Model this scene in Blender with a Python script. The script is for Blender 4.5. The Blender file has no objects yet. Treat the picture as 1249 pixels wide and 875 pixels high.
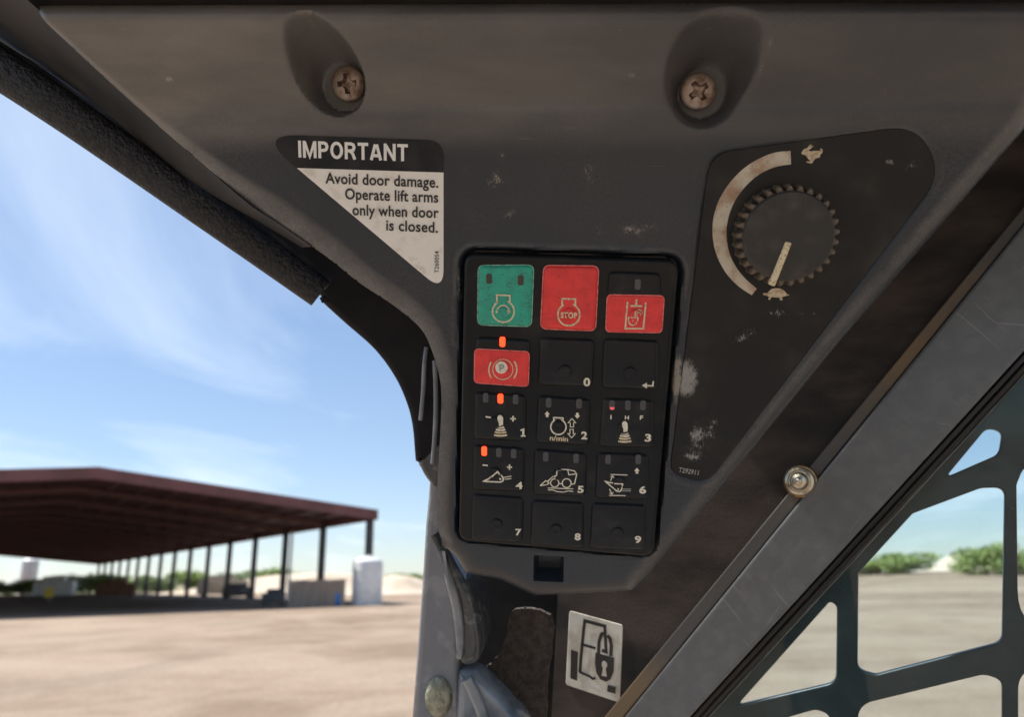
import bpy, bmesh, math, random
import numpy as np
from mathutils import Vector, Matrix

# ------------------------------------------------------------------ camera, world, sun, exposure
scene = bpy.context.scene
COL = scene.collection
FPX, CX, CY = 902.0, 624.5, 437.5
PITCH, ROLL = math.atan((706 - 437.5) / FPX), math.radians(1.0)
CAM = Vector((0, 0, 1.75))
F = Vector((0, math.cos(PITCH), math.sin(PITCH)))
_R, _U = Vector((1, 0, 0)), Vector((0, -math.sin(PITCH), math.cos(PITCH)))
R = _R * math.cos(ROLL) - _U * math.sin(ROLL)
U = _U * math.cos(ROLL) + _R * math.sin(ROLL)
cd = bpy.data.cameras.new('camera'); cam = bpy.data.objects.new('camera', cd); COL.objects.link(cam)
cam.matrix_world = Matrix(((R.x, U.x, -F.x, CAM.x), (R.y, U.y, -F.y, CAM.y), (R.z, U.z, -F.z, CAM.z), (0, 0, 0, 1)))
cd.sensor_width = 36; cd.lens = 36 * FPX / 1249; cd.clip_start = 0.01; cd.clip_end = 6000
cd.dof.use_dof = True; cd.dof.focus_distance = 0.36; cd.dof.aperture_fstop = 10
scene.camera = cam

SUN_EL, SUN_AZ = math.radians(58), math.radians(-72)      # azimuth from +Y towards +X
world = bpy.data.worlds.new('World'); scene.world = world; world.use_nodes = True
wn, wl = world.node_tree.nodes, world.node_tree.links
wn.clear()
wo = wn.new('ShaderNodeOutputWorld'); bg = wn.new('ShaderNodeBackground'); bg.inputs[1].default_value = 0.12
sky = wn.new('ShaderNodeTexSky'); sky.sky_type = 'NISHITA'; sky.sun_disc = False
sky.sun_elevation = SUN_EL; sky.sun_rotation = SUN_AZ
sky.air_density = 1.0; sky.dust_density = 0.18; sky.altitude = 300; sky.ozone_density = 1.4
tc = wn.new('ShaderNodeTexCoord'); sep = wn.new('ShaderNodeSeparateXYZ'); wl.new(tc.outputs['Generated'], sep.inputs[0])
zc = wn.new('ShaderNodeMath'); zc.operation = 'MAXIMUM'; zc.inputs[1].default_value = 0.03; wl.new(sep.outputs[2], zc.inputs[0])
za = wn.new('ShaderNodeMath'); za.operation = 'ADD'; za.inputs[1].default_value = 0.06; wl.new(zc.outputs[0], za.inputs[0])
cx_ = wn.new('ShaderNodeMath'); cx_.operation = 'DIVIDE'; wl.new(sep.outputs[0], cx_.inputs[0]); wl.new(za.outputs[0], cx_.inputs[1])
cy_ = wn.new('ShaderNodeMath'); cy_.operation = 'DIVIDE'; wl.new(sep.outputs[1], cy_.inputs[0]); wl.new(za.outputs[0], cy_.inputs[1])
cmb = wn.new('ShaderNodeCombineXYZ'); wl.new(cx_.outputs[0], cmb.inputs[0]); wl.new(cy_.outputs[0], cmb.inputs[1])
mp = wn.new('ShaderNodeMapping'); mp.inputs['Rotation'].default_value = (0, 0, math.radians(35)); mp.inputs['Scale'].default_value = (0.55, 0.30, 1)
mp.inputs['Location'].default_value = (3.1, 1.7, 0)
wl.new(cmb.outputs[0], mp.inputs[0])
cn = wn.new('ShaderNodeTexNoise'); cn.inputs['Scale'].default_value = 1.3; cn.inputs['Detail'].default_value = 7; cn.inputs['Roughness'].default_value = 0.55
cn.inputs['Distortion'].default_value = 0.5
wl.new(mp.outputs[0], cn.inputs['Vector'])
cr = wn.new('ShaderNodeValToRGB'); cr.color_ramp.elements[0].position = 0.50; cr.color_ramp.elements[1].position = 0.90
cr.color_ramp.elements[1].color = (0.75, 0.75, 0.75, 1)
wl.new(cn.outputs[0], cr.inputs[0])
mx = wn.new('ShaderNodeMixRGB'); mx.inputs[2].default_value = (5.2, 5.6, 6.0, 1)
tn = wn.new('ShaderNodeMixRGB'); tn.blend_type = 'MULTIPLY'; tn.inputs[0].default_value = 1.0; tn.inputs[2].default_value = (0.83, 0.91, 1.03, 1)
gm = wn.new('ShaderNodeGamma'); gm.inputs[1].default_value = 0.72; wl.new(sky.outputs[0], gm.inputs[0]); wl.new(gm.outputs[0], tn.inputs[1]); wl.new(cr.outputs[0], mx.inputs[0]); wl.new(tn.outputs[0], mx.inputs[1])
wl.new(mx.outputs[0], bg.inputs[0]); wl.new(bg.outputs[0], wo.inputs[0])

sd = bpy.data.lights.new('sun', 'SUN'); sun = bpy.data.objects.new('sun', sd); COL.objects.link(sun)
sd.energy = 4.2; sd.angle = math.radians(0.53); sd.color = (1.0, 0.975, 0.95)
SUNDIR = Vector((math.sin(SUN_AZ) * math.cos(SUN_EL), math.cos(SUN_AZ) * math.cos(SUN_EL), math.sin(SUN_EL)))
sun.rotation_euler = (-SUNDIR).to_track_quat('-Z', 'Y').to_euler(); sun.location = (0, 0, 30)
vs = scene.view_settings
vs.view_transform = 'Standard'; vs.look = 'None'; vs.exposure = 1.0; vs.gamma = 1.0; vs.use_curve_mapping = False
random.seed(7); rng = np.random.default_rng(7)

# ------------------------------------------------------------------ materials
def nt(name):
    m = bpy.data.materials.new(name); m.use_nodes = True
    return m, m.node_tree.nodes, m.node_tree.links, m.node_tree.nodes['Principled BSDF']

def noise(n, l, scale, detail=4, rough=0.55, stretch=None, src='Object', dist=0.0):
    t = n.new('ShaderNodeTexCoord'); o = t.outputs[src]
    if stretch:
        mpn = n.new('ShaderNodeMapping'); mpn.inputs['Scale'].default_value = stretch; l.new(o, mpn.inputs[0]); o = mpn.outputs[0]
    x = n.new('ShaderNodeTexNoise'); x.inputs['Scale'].default_value = scale; x.inputs['Detail'].default_value = detail
    x.inputs['Roughness'].default_value = rough; x.inputs['Distortion'].default_value = dist
    l.new(o, x.inputs['Vector']); return x.outputs[0]

def ramp(n, l, sock, p0, p1, v0=0.0, v1=1.0):
    r = n.new('ShaderNodeMapRange'); r.interpolation_type = 'SMOOTHSTEP'
    r.inputs[1].default_value = p0; r.inputs[2].default_value = p1; r.inputs[3].default_value = v0; r.inputs[4].default_value = v1
    l.new(sock, r.inputs[0]); return r.outputs[0]

def mixc(n, l, fac, a, b):
    m = n.new('ShaderNodeMixRGB')
    for i, s in ((0, fac), (1, a), (2, b)):
        if isinstance(s, (int, float)): m.inputs[i].default_value = s
        elif isinstance(s, tuple): m.inputs[i].default_value = (*s[:3], 1)
        else: l.new(s, m.inputs[i])
    return m.outputs[0]

def mul(n, l, a, b, op='MULTIPLY'):
    m = n.new('ShaderNodeMath'); m.operation = op
    for i, s in ((0, a), (1, b)):
        if isinstance(s, (int, float)): m.inputs[i].default_value = s
        else: l.new(s, m.inputs[i])
    return m.outputs[0]

def bump(n, l, b, sock, strength, dist):
    k = n.new('ShaderNodeBump'); k.inputs['Strength'].default_value = strength; k.inputs['Distance'].default_value = dist
    l.new(sock, k.inputs['Height'])
    if b.inputs['Normal'].links: l.new(b.inputs['Normal'].links[0].from_socket, k.inputs['Normal'])
    l.new(k.outputs[0], b.inputs['Normal'])

def mat(name, col, rough=0.5, metal=0.0, col2=None, nscale=40, nlo=0.4, nhi=0.65, amount=1.0, bscale=None, bstr=0.2, bdist=0.0003,
        speck=None, spscale=1500, splo=0.62, sphi=0.68, spec=0.5, rough2=None, stretch=None, emit=None, coat=0.0, detail=6, scr=None):
    m, n, l, b = nt(name)
    c = tuple(col); b.inputs['Base Color'].default_value = (*c, 1); b.inputs['Roughness'].default_value = rough
    b.inputs['Metallic'].default_value = metal; b.inputs['Specular IOR Level'].default_value = spec; b.inputs['Coat Weight'].default_value = coat
    sock = c
    if col2:
        f = mul(n, l, ramp(n, l, noise(n, l, nscale, detail, stretch=stretch), nlo, nhi), amount)
        sock = mixc(n, l, f, c, tuple(col2))
        if rough2 is not None:
            l.new(ramp(n, l, f, 0, 1, rough, rough2), b.inputs['Roughness'])
    if speck:
        f1 = ramp(n, l, noise(n, l, spscale, 3), splo, sphi)
        f2 = ramp(n, l, noise(n, l, spscale * 0.12, 3), 0.38, 0.6)
        sock = mixc(n, l, mul(n, l, f1, f2), sock, tuple(speck))
    if scr:
        t_ = n.new('ShaderNodeTexCoord'); tot = None
        for ang, sc_, lo in scr[1]:
            m1 = n.new('ShaderNodeMapping'); m1.inputs['Rotation'].default_value = (0, 0, ang); l.new(t_.outputs['Object'], m1.inputs[0])
            m2_ = n.new('ShaderNodeMapping'); m2_.inputs['Scale'].default_value = (0.035, 1, 1); l.new(m1.outputs[0], m2_.inputs[0])
            x_ = n.new('ShaderNodeTexNoise'); x_.inputs['Scale'].default_value = sc_; x_.inputs['Detail'].default_value = 2; l.new(m2_.outputs[0], x_.inputs['Vector'])
            v_ = ramp(n, l, x_.outputs[0], lo, lo + 0.035); tot = v_ if tot is None else mul(n, l, tot, v_, 'MAXIMUM')
        sock = mixc(n, l, mul(n, l, tot, 0.35), sock, tuple(scr[0]))
    if not isinstance(sock, tuple): l.new(sock, b.inputs['Base Color'])
    if bscale: bump(n, l, b, noise(n, l, bscale, 3), bstr, bdist)
    if emit:
        b.inputs['Emission Color'].default_value = (*emit[:3], 1); b.inputs['Emission Strength'].default_value = emit[3]
    return m

def scuffs(m, spots, col=(0.42, 0.40, 0.37), scale=700):
    """worn patches with a shape of their own at (x, y, radius x, radius y, threshold) in object space"""
    n, l = m.node_tree.nodes, m.node_tree.links; b = n['Principled BSDF']
    t = n.new('ShaderNodeTexCoord'); nz = noise(n, l, scale, 5, 0.7, stretch=(1.5, 0.55, 1), dist=1.2); nz2 = noise(n, l, scale * 0.2, 4, 0.6)
    tot = None
    for (x, y, rx, ry, th) in spots:
        k = n.new('ShaderNodeMapping'); k.vector_type = 'POINT'
        k.inputs['Location'].default_value = (-x / rx, -y / ry, 0); k.inputs['Scale'].default_value = (1 / rx, 1 / ry, 0)
        l.new(t.outputs['Object'], k.inputs[0])
        ln = n.new('ShaderNodeVectorMath'); ln.operation = 'LENGTH'; l.new(k.outputs[0], ln.inputs[0])
        fall = mul(n, l, 1.0, ln.outputs['Value'], 'SUBTRACT')
        s = mul(n, l, mul(n, l, nz, 0.55), mul(n, l, nz2, 0.45), 'ADD')
        s = mul(n, l, s, mul(n, l, fall, 0.16), 'ADD')
        v = ramp(n, l, s, th, th + 0.13)
        v = mul(n, l, v, ramp(n, l, fall, 0.0, 0.45))
        tot = v if tot is None else mul(n, l, tot, v, 'MAXIMUM')
    bc = b.inputs['Base Color']
    base = bc.links[0].from_socket if bc.links else tuple(bc.default_value)[:3]
    l.new(mixc(n, l, mul(n, l, tot, 0.7), base, col), bc)

def plastic(name, base, dust, damt=0.6, rough=0.48, lit_dust=0.112):
    m, n, l, b = nt(name)
    d1 = ramp(n, l, noise(n, l, 14, 5, 0.6), 0.40, 0.72)
    d2 = ramp(n, l, noise(n, l, 700, 4, 0.65), 0.42, 0.62)
    d3 = ramp(n, l, noise(n, l, 120, 5, 0.7), 0.55, 0.75)
    f = mul(n, l, mul(n, l, mul(n, l, d1, d2), mul(n, l, d3, 0.55), 'ADD'), damt)
    c = mixc(n, l, f, tuple(base), tuple(dust))
    sc_ = ramp(n, l, noise(n, l, 260, 3, 0.6, stretch=(0.12, 1.0, 0.6), dist=1.5), 0.715, 0.74)
    c = mixc(n, l, mul(n, l, sc_, 0.25), c, (0.2, 0.19, 0.17))
    if lit_dust:
        t2 = n.new('ShaderNodeTexCoord'); s2 = n.new('ShaderNodeSeparateXYZ'); l.new(t2.outputs['Object'], s2.inputs[0])
        fm = mul(n, l, ramp(n, l, s2.outputs[1], lit_dust, lit_dust + 0.014), ramp(n, l, noise(n, l, 22, 5, 0.6, stretch=(0.5, 1.6, 1)), 0.25, 0.75, 0.35, 0.85))
        fm = mul(n, l, fm, ramp(n, l, s2.outputs[0], -0.20, 0.14, 1.0, 0.32))  # header dust, lightened in colour for ground bounce and door light from the left
        c = mixc(n, l, fm, c, (0.20, 0.188, 0.175))
    wa = n.new('ShaderNodeAttribute'); wa.attribute_name = 'edge_sheen'      # bright sheen of the rolled edges painted in as pale colour
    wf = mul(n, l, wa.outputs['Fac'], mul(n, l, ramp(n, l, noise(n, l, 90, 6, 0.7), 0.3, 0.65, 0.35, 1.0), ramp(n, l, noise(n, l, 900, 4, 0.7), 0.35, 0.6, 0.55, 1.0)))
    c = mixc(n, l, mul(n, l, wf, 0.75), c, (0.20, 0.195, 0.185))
    b.inputs['Specular IOR Level'].default_value = 0.4; b.inputs['Coat Weight'].default_value = 0.3; b.inputs['Coat Roughness'].default_value = 0.32
    l.new(c, b.inputs['Base Color'])
    l.new(ramp(n, l, f, 0, 0.6, rough, 0.75), b.inputs['Roughness'])
    v = n.new('ShaderNodeTexVoronoi'); v.feature = 'SMOOTH_F1'; v.inputs['Scale'].default_value = 1050; v.inputs['Smoothness'].default_value = 0.4
    t = n.new('ShaderNodeTexCoord'); l.new(t.outputs['Object'], v.inputs['Vector'])
    bump(n, l, b, v.outputs['Distance'], 0.35, 0.00035)
    bump(n, l, b, noise(n, l, 60, 3), 0.25, 0.0008)
    return m

M = {}
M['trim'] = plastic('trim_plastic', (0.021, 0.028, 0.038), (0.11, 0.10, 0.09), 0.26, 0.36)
M['trim_under'] = mat('trim_under', (0.024, 0.027, 0.032), 0.6, spec=0.3, col2=(0.045, 0.042, 0.04), nscale=25, bscale=1200, bstr=0.2)
M['headliner'] = mat('headliner', (0.085, 0.084, 0.083), 0.85, col2=(0.11, 0.108, 0.106), bscale=1400, bstr=0.4)
M['cab_inner'] = mat('cab_inner_paint', (0.07, 0.076, 0.086), 0.6, col2=(0.10, 0.10, 0.105), nscale=8)
M['bounce_floor'] = mat('pale_bounce_floor', (0.30, 0.29, 0.275), 0.8, col2=(0.22, 0.21, 0.195), nscale=9)  # floor out of view, made pale to bounce sunlight up onto the trim
M['keypad'] = mat('keypad_rubber', (0.009, 0.011, 0.013), 0.32, spec=0.25, col2=(0.022, 0.024, 0.025), nscale=70, nlo=0.5, nhi=0.75, bscale=2500, bstr=0.12, bdist=0.0001, speck=(0.09, 0.085, 0.075), splo=0.70, sphi=0.74)
M['key'] = mat('key_rubber', (0.012, 0.014, 0.017), 0.34, spec=0.27, col2=(0.026, 0.028, 0.029), nscale=90, nlo=0.5, nhi=0.78, bscale=2500, bstr=0.15, bdist=0.0001, speck=(0.10, 0.095, 0.085), splo=0.72, sphi=0.75)
M['green'] = mat('green_overlay', (0.025, 0.42, 0.29), 0.42, col2=(0.03, 0.34, 0.25), nscale=160, bscale=1500, bstr=0.1, bdist=0.0001, speck=(0.02, 0.06, 0.045), spscale=1700, splo=0.57, sphi=0.63)
M['red'] = mat('red_overlay', (0.84, 0.05, 0.048), 0.42, col2=(0.72, 0.04, 0.04), nscale=160, bscale=1500, bstr=0.1, bdist=0.0001, speck=(0.13, 0.015, 0.012), spscale=1700, splo=0.63, sphi=0.68)
M['green_rim'] = mat('green_overlay_edge', (0.25, 0.52, 0.42), 0.5, col2=(0.08, 0.25, 0.2), nscale=500)
M['red_rim'] = mat('red_overlay_edge', (0.80, 0.22, 0.20), 0.5, col2=(0.6, 0.08, 0.08), nscale=500)
M['print'] = mat('cream_print', (0.80, 0.78, 0.66), 0.5, col2=(0.62, 0.56, 0.42), nscale=900, nlo=0.45, nhi=0.7)
M['print_worn'] = mat('worn_cream_print', (0.74, 0.66, 0.45), 0.5, col2=(0.34, 0.22, 0.12), nscale=1300, nlo=0.5, nhi=0.68)
M['lamp_off'] = mat('lamp_lens_dark', (0.075, 0.078, 0.082), 0.25)
M['lamp_dark'] = mat('lamp_lens_brown', (0.05, 0.045, 0.042), 0.3)
M['lamp_on'] = mat('lamp_lens_lit', (0.9, 0.08, 0.02), 0.3, emit=(1.0, 0.055, 0.012, 1.15))
M['lamp_pink'] = mat('lamp_lens_pink', (0.7, 0.12, 0.14), 0.3, emit=(1.0, 0.1, 0.12, 0.25))
M['plate'] = mat('dial_overlay', (0.020, 0.0205, 0.021), 0.42, spec=0.22, col2=(0.042, 0.040, 0.037), nscale=35, nlo=0.45, nhi=0.75, bscale=1800, bstr=0.12, bdist=0.0001, speck=(0.08, 0.075, 0.065), splo=0.71, sphi=0.75)
M['knob'] = mat('knob_plastic', (0.034, 0.034, 0.033), 0.45, spec=0.4, col2=(0.065, 0.06, 0.052), nscale=110, nlo=0.45, nhi=0.75, bscale=1500, bstr=0.15, bdist=0.0001)
M['rib'] = mat('knob_rib', (0.02, 0.02, 0.02), 0.55, col2=(0.30, 0.23, 0.16), nscale=350, nlo=0.38, nhi=0.62, amount=0.6)
M['arc'] = mat('arc_print', (0.62, 0.57, 0.46), 0.5, col2=(0.40, 0.26, 0.17), nscale=95, nlo=0.40, nhi=0.66, speck=(0.22, 0.13, 0.08), spscale=900, splo=0.6, sphi=0.7)
M['critter'] = mat('animal_print', (0.64, 0.55, 0.40), 0.5, col2=(0.42, 0.30, 0.19), nscale=500)
M['small_print'] = mat('small_grey_print', (0.33, 0.33, 0.31), 0.5)
M['label_white'] = mat('label_white', (0.86, 0.84, 0.79), 0.45, col2=(0.56, 0.51, 0.42), nscale=120, nlo=0.52, nhi=0.78, amount=0.75, speck=(0.4, 0.36, 0.28), splo=0.66, sphi=0.7)
M['label_black'] = mat('label_black', (0.016, 0.018, 0.023), 0.38, spec=0.22, col2=(0.03, 0.03, 0.033), nscale=80)
M['ink'] = mat('black_ink', (0.02, 0.02, 0.022), 0.5)
M['ink_brown'] = mat('brown_black_ink', (0.035, 0.03, 0.024), 0.5)
M['white_ink'] = mat('white_ink', (0.82, 0.82, 0.80), 0.45)
M['screw'] = mat('rusty_screw', (0.40, 0.32, 0.27), 0.45, metal=0.75, col2=(0.22, 0.13, 0.09), nscale=260, nlo=0.42, nhi=0.75, bscale=1100, bstr=0.35, bdist=0.0003, rough2=0.8)
M['seal'] = mat('seal_rubber', (0.010, 0.010, 0.012), 0.38, spec=0.4, col2=(0.024, 0.024, 0.026), nscale=300, bscale=520, bstr=0.9, bdist=0.0018)
M['seal_smooth'] = mat('seal_lip', (0.022, 0.022, 0.025), 0.5, col2=(0.05, 0.045, 0.04), nscale=90)
M['black_frame'] = mat('black_frame', (0.008, 0.008, 0.010), 0.6, col2=(0.013, 0.013, 0.014), nscale=60, spec=0.2)
M['grey_paint'] = mat('grey_paint', (0.205, 0.215, 0.23), 0.27, col2=(0.29, 0.295, 0.305), nscale=55, nlo=0.5, nhi=0.62, amount=0.8, bscale=90, bstr=0.35, bdist=0.0025, coat=0.4)
M['dark_teal'] = mat('dark_teal_paint', (0.05, 0.058, 0.062), 0.34, col2=(0.12, 0.128, 0.132), nscale=130, nlo=0.55, nhi=0.62, bscale=160, bstr=0.5, bdist=0.002, coat=0.5)
M['wall'] = mat('cab_wall_paint', (0.075, 0.058, 0.048), 0.55, spec=0.3, col2=(0.018, 0.016, 0.015), nscale=11, nlo=0.40, nhi=0.66, bscale=500, bstr=0.2, bdist=0.0005, stretch=(1.0, 2.2, 1.0), speck=(0.15, 0.13, 0.11), spscale=600, splo=0.7, sphi=0.74)
M['bar'] = mat('black_bar_paint', (0.125, 0.13, 0.13), 0.30, col2=(0.15, 0.155, 0.155), scr=((0.34, 0.34, 0.33), ((0.9, 700, 0.70), (0.2, 500, 0.73), (2.2, 600, 0.72))), nscale=120, nlo=0.4, nhi=0.7, bscale=320, bstr=0.15, bdist=0.0005, speck=(0.2, 0.2, 0.19), spscale=450, splo=0.70, sphi=0.74)
M['bar_edge'] = mat('bar_edge_dusty', (0.085, 0.08, 0.075), 0.5, col2=(0.19, 0.13, 0.07), nscale=5, nlo=0.45, nhi=0.6, bscale=400, bstr=0.2)
M['gasket'] = mat('gasket_rubber', (0.006, 0.006, 0.007), 0.35)
M['glass_edge'] = mat('glass_edge', (0.16, 0.17, 0.165), 0.35, col2=(0.07, 0.075, 0.075), nscale=40)
M['guard'] = mat('guard_steel', (0.018, 0.034, 0.038), 0.38, col2=(0.04, 0.06, 0.065), nscale=28, nlo=0.45, nhi=0.7, bscale=700, bstr=0.2, speck=(0.10, 0.13, 0.13), spscale=420, splo=0.68, sphi=0.72)
M['zinc'] = mat('zinc_bolt', (0.62, 0.58, 0.46), 0.3, metal=0.9, col2=(0.40, 0.28, 0.14), nscale=200, nlo=0.5, nhi=0.7)
M['brass'] = mat('brass_washer', (0.55, 0.38, 0.2), 0.42, metal=0.8, col2=(0.3, 0.2, 0.1), nscale=200)
M['foam'] = mat('dusty_foam', (0.095, 0.075, 0.06), 0.95, col2=(0.055, 0.042, 0.034), nscale=170, nlo=0.4, nhi=0.62, bscale=520, bstr=1.0, bdist=0.003)
M['decal'] = mat('decal_cream', (0.74, 0.70, 0.58), 0.5, col2=(0.55, 0.49, 0.38), nscale=70)
M['plug'] = mat('olive_plug', (0.36, 0.36, 0.27), 0.45, metal=0.3, col2=(0.22, 0.22, 0.16), nscale=220, bscale=300, bstr=0.8, bdist=0.002)
M['lever'] = mat('lever_paint', (0.24, 0.265, 0.285), 0.2, col2=(0.10, 0.13, 0.155), nscale=40, coat=0.7, bscale=60, bstr=0.3, bdist=0.002)

def glass_mat():
    m, n, l, b = nt('window_glass')
    out = n['Material Output']; n.remove(b)
    tr = n.new('ShaderNodeBsdfTransparent'); tr.inputs[0].default_value = (0.86, 0.93, 0.94, 1)
    gl = n.new('ShaderNodeBsdfGlossy'); gl.inputs['Roughness'].default_value = 0.02
    fr = n.new('ShaderNodeFresnel'); fr.inputs[0].default_value = 1.33
    mxs = n.new('ShaderNodeMixShader'); l.new(fr.outputs[0], mxs.inputs[0]); l.new(tr.outputs[0], mxs.inputs[1]); l.new(gl.outputs[0], mxs.inputs[2])
    df = n.new('ShaderNodeBsdfDiffuse'); df.inputs[0].default_value = (0.5, 0.48, 0.44, 1)
    dirt = mul(n, l, ramp(n, l, noise(n, l, 60, 6, 0.7), 0.45, 0.8), 0.035)
    m2 = n.new('ShaderNodeMixShader'); l.new(dirt, m2.inputs[0]); l.new(mxs.outputs[0], m2.inputs[1]); l.new(df.outputs[0], m2.inputs[2])
    l.new(m2.outputs[0], out.inputs[0]); return m
M['glass'] = glass_mat()

# ------------------------------------------------------------------ geometry helpers
def ray(px, py): return R * ((px - CX) / FPX) + U * ((CY - py) / FPX) + F
def P(px, py, D): return CAM + ray(px, py) * D

class Frame:
    """a real plane in the cab: through one point, with its own axes; h is metres off the plane"""
    def __init__(s, px, py, D, a, b):
        s.O = P(px, py, D); tx, ty = R + F * a, U + F * b
        s.N = tx.cross(ty).normalized(); s.V = ty.normalized(); s.U = s.V.cross(s.N).normalized()
        s.mat = Matrix(((s.U.x, s.V.x, s.N.x, s.O.x), (s.U.y, s.V.y, s.N.y, s.O.y), (s.U.z, s.V.z, s.N.z, s.O.z), (0, 0, 0, 1)))
    def uv(s, px, py, h=0.0):
        d = ray(px, py); q = s.O + s.N * h
        t = (q - CAM).dot(s.N) / d.dot(s.N); r = CAM + d * t - s.O
        return (r.dot(s.U), r.dot(s.V))
    def uvs(s, pts, h=0.0): return [s.uv(p[0], p[1], h) for p in pts]

def setp(o, label, cat, group=None, kind=None):
    if label: o['label'] = label
    if cat: o['category'] = cat
    if group: o['group'] = group
    if kind: o['kind'] = kind
    return o

class Thing:
    def __init__(s, name, label, cat, frame=None, origin=(0, 0, 0), group=None, loc=None, rotz=0.0):
        o = bpy.data.objects.new(name, None); COL.objects.link(o); o.empty_display_size = 0.05
        s.root = o; s.off = Vector(origin)
        if frame: o.matrix_world = frame.mat @ Matrix.Translation(s.off)
        else:
            o.matrix_world = Matrix.Translation(Vector(loc)) @ Matrix.Rotation(rotz, 4, 'Z'); s.off = Vector((0, 0, 0))
        setp(o, label, cat, group)
    def part(s, name, me, m, parent=None, label=None, kind=None):
        if isinstance(me, tuple): me = mesh(name, *me)
        if s.off.length > 0 and not me.get('shifted'):
            me.transform(Matrix.Translation(-s.off)); me['shifted'] = 1
        ob = bpy.data.objects.new(name, me); COL.objects.link(ob); ob.parent = parent or s.root
        if m and not me.materials: me.materials.append(m)
        if label: ob['label'] = label
        if kind: ob['kind'] = kind
        return ob

def mesh(name, v, f, smooth=False):
    me = bpy.data.meshes.new(name); me.from_pydata([tuple(x) for x in v], [], [tuple(x) for x in f]); me.update()
    if smooth: me.shade_smooth()
    return me

def shade(me, ang=35):
    me.shade_smooth()
    try: me.set_sharp_from_angle(angle=math.radians(ang))
    except Exception: pass
    return me

def area(l): return 0.5 * sum(l[i][0] * l[(i + 1) % len(l)][1] - l[(i + 1) % len(l)][0] * l[i][1] for i in range(len(l)))
def ccw(l): return list(l) if area(l) > 0 else list(reversed(l))

def roundpoly(pts, rads, n=6):
    out = []; k = len(pts)
    if isinstance(rads, (int, float)): rads = [rads] * k
    for i in range(k):
        p = Vector(pts[i][:2]); a = Vector(pts[i - 1][:2]) - p; b = Vector(pts[(i + 1) % k][:2]) - p; r = rads[i]
        if r <= 0: out.append(tuple(p)); continue
        la, lb = a.length, b.length; a.normalize(); b.normalize()
        ang = math.acos(max(-1, min(1, a.dot(b)))); t = min(r / max(1e-6, math.tan(ang / 2)), la * 0.49, lb * 0.49)
        p0, p1 = p + a * t, p + b * t
        for j in range(n + 1):
            s = j / n; q = p0 * (1 - s) ** 2 + p * 2 * s * (1 - s) + p1 * s * s; out.append((q.x, q.y))
    return out

def inset(loop, d):
    n = len(loop); out = []
    for i in range(n):
        p, a, b = Vector(loop[i]), Vector(loop[i - 1]), Vector(loop[(i + 1) % n])
        e1, e2 = (p - a), (b - p)
        if e1.length < 1e-9: e1 = e2
        if e2.length < 1e-9: e2 = e1
        n1, n2 = Vector((-e1.y, e1.x)).normalized(), Vector((-e2.y, e2.x)).normalized()
        m = n1 + n2
        if m.length < 1e-6: m = n1
        m.normalize(); out.append(tuple(p + m * (d / max(0.4, m.dot(n1)))))
    return out

def pad(loop, rings, cap_bottom=False):
    """rings: [(inset, height)] from base to top; closes with an n-gon on top"""
    loop = ccw(loop); n = len(loop); v, f = [], []
    for (d, h) in rings:
        v += [(x, y, h) for x, y in (inset(loop, d) if d else loop)]
    for k in range(len(rings) - 1):
        for i in range(n):
            j = (i + 1) % n; f.append((k * n + i, k * n + j, (k + 1) * n + j, (k + 1) * n + i))
    f.append(tuple(range((len(rings) - 1) * n, len(rings) * n)))
    if cap_bottom: f.append(tuple(reversed(range(n))))
    return v, f

def filled(name, loops, z0, z1, bev=0.0, res=2):
    """flat plate from loops (holes allowed) between z0 and z1"""
    cu = bpy.data.curves.new(name, 'CURVE'); cu.dimensions = '2D'; cu.fill_mode = 'BOTH'
    cu.extrude = max(0, (z1 - z0) / 2 - bev); cu.bevel_depth = bev; cu.bevel_resolution = res; cu.offset = -bev
    for lp in loops:
        s = cu.splines.new('POLY'); s.points.add(len(lp) - 1); s.use_cyclic_u = True
        for i, p in enumerate(lp): s.points[i].co = (p[0], p[1], 0, 1)
    return from_curve(name, cu, (z0 + z1) / 2)

def from_curve(name, cu, z=0.0):
    ob = bpy.data.objects.new('tmp', cu); COL.objects.link(ob)
    dg = bpy.context.evaluated_depsgraph_get(); me = bpy.data.meshes.new_from_object(ob.evaluated_get(dg))
    bpy.data.objects.remove(ob); bpy.data.curves.remove(cu); me.name = name
    me.materials.clear()
    if z: me.transform(Matrix.Translation((0, 0, z)))
    return me

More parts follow.
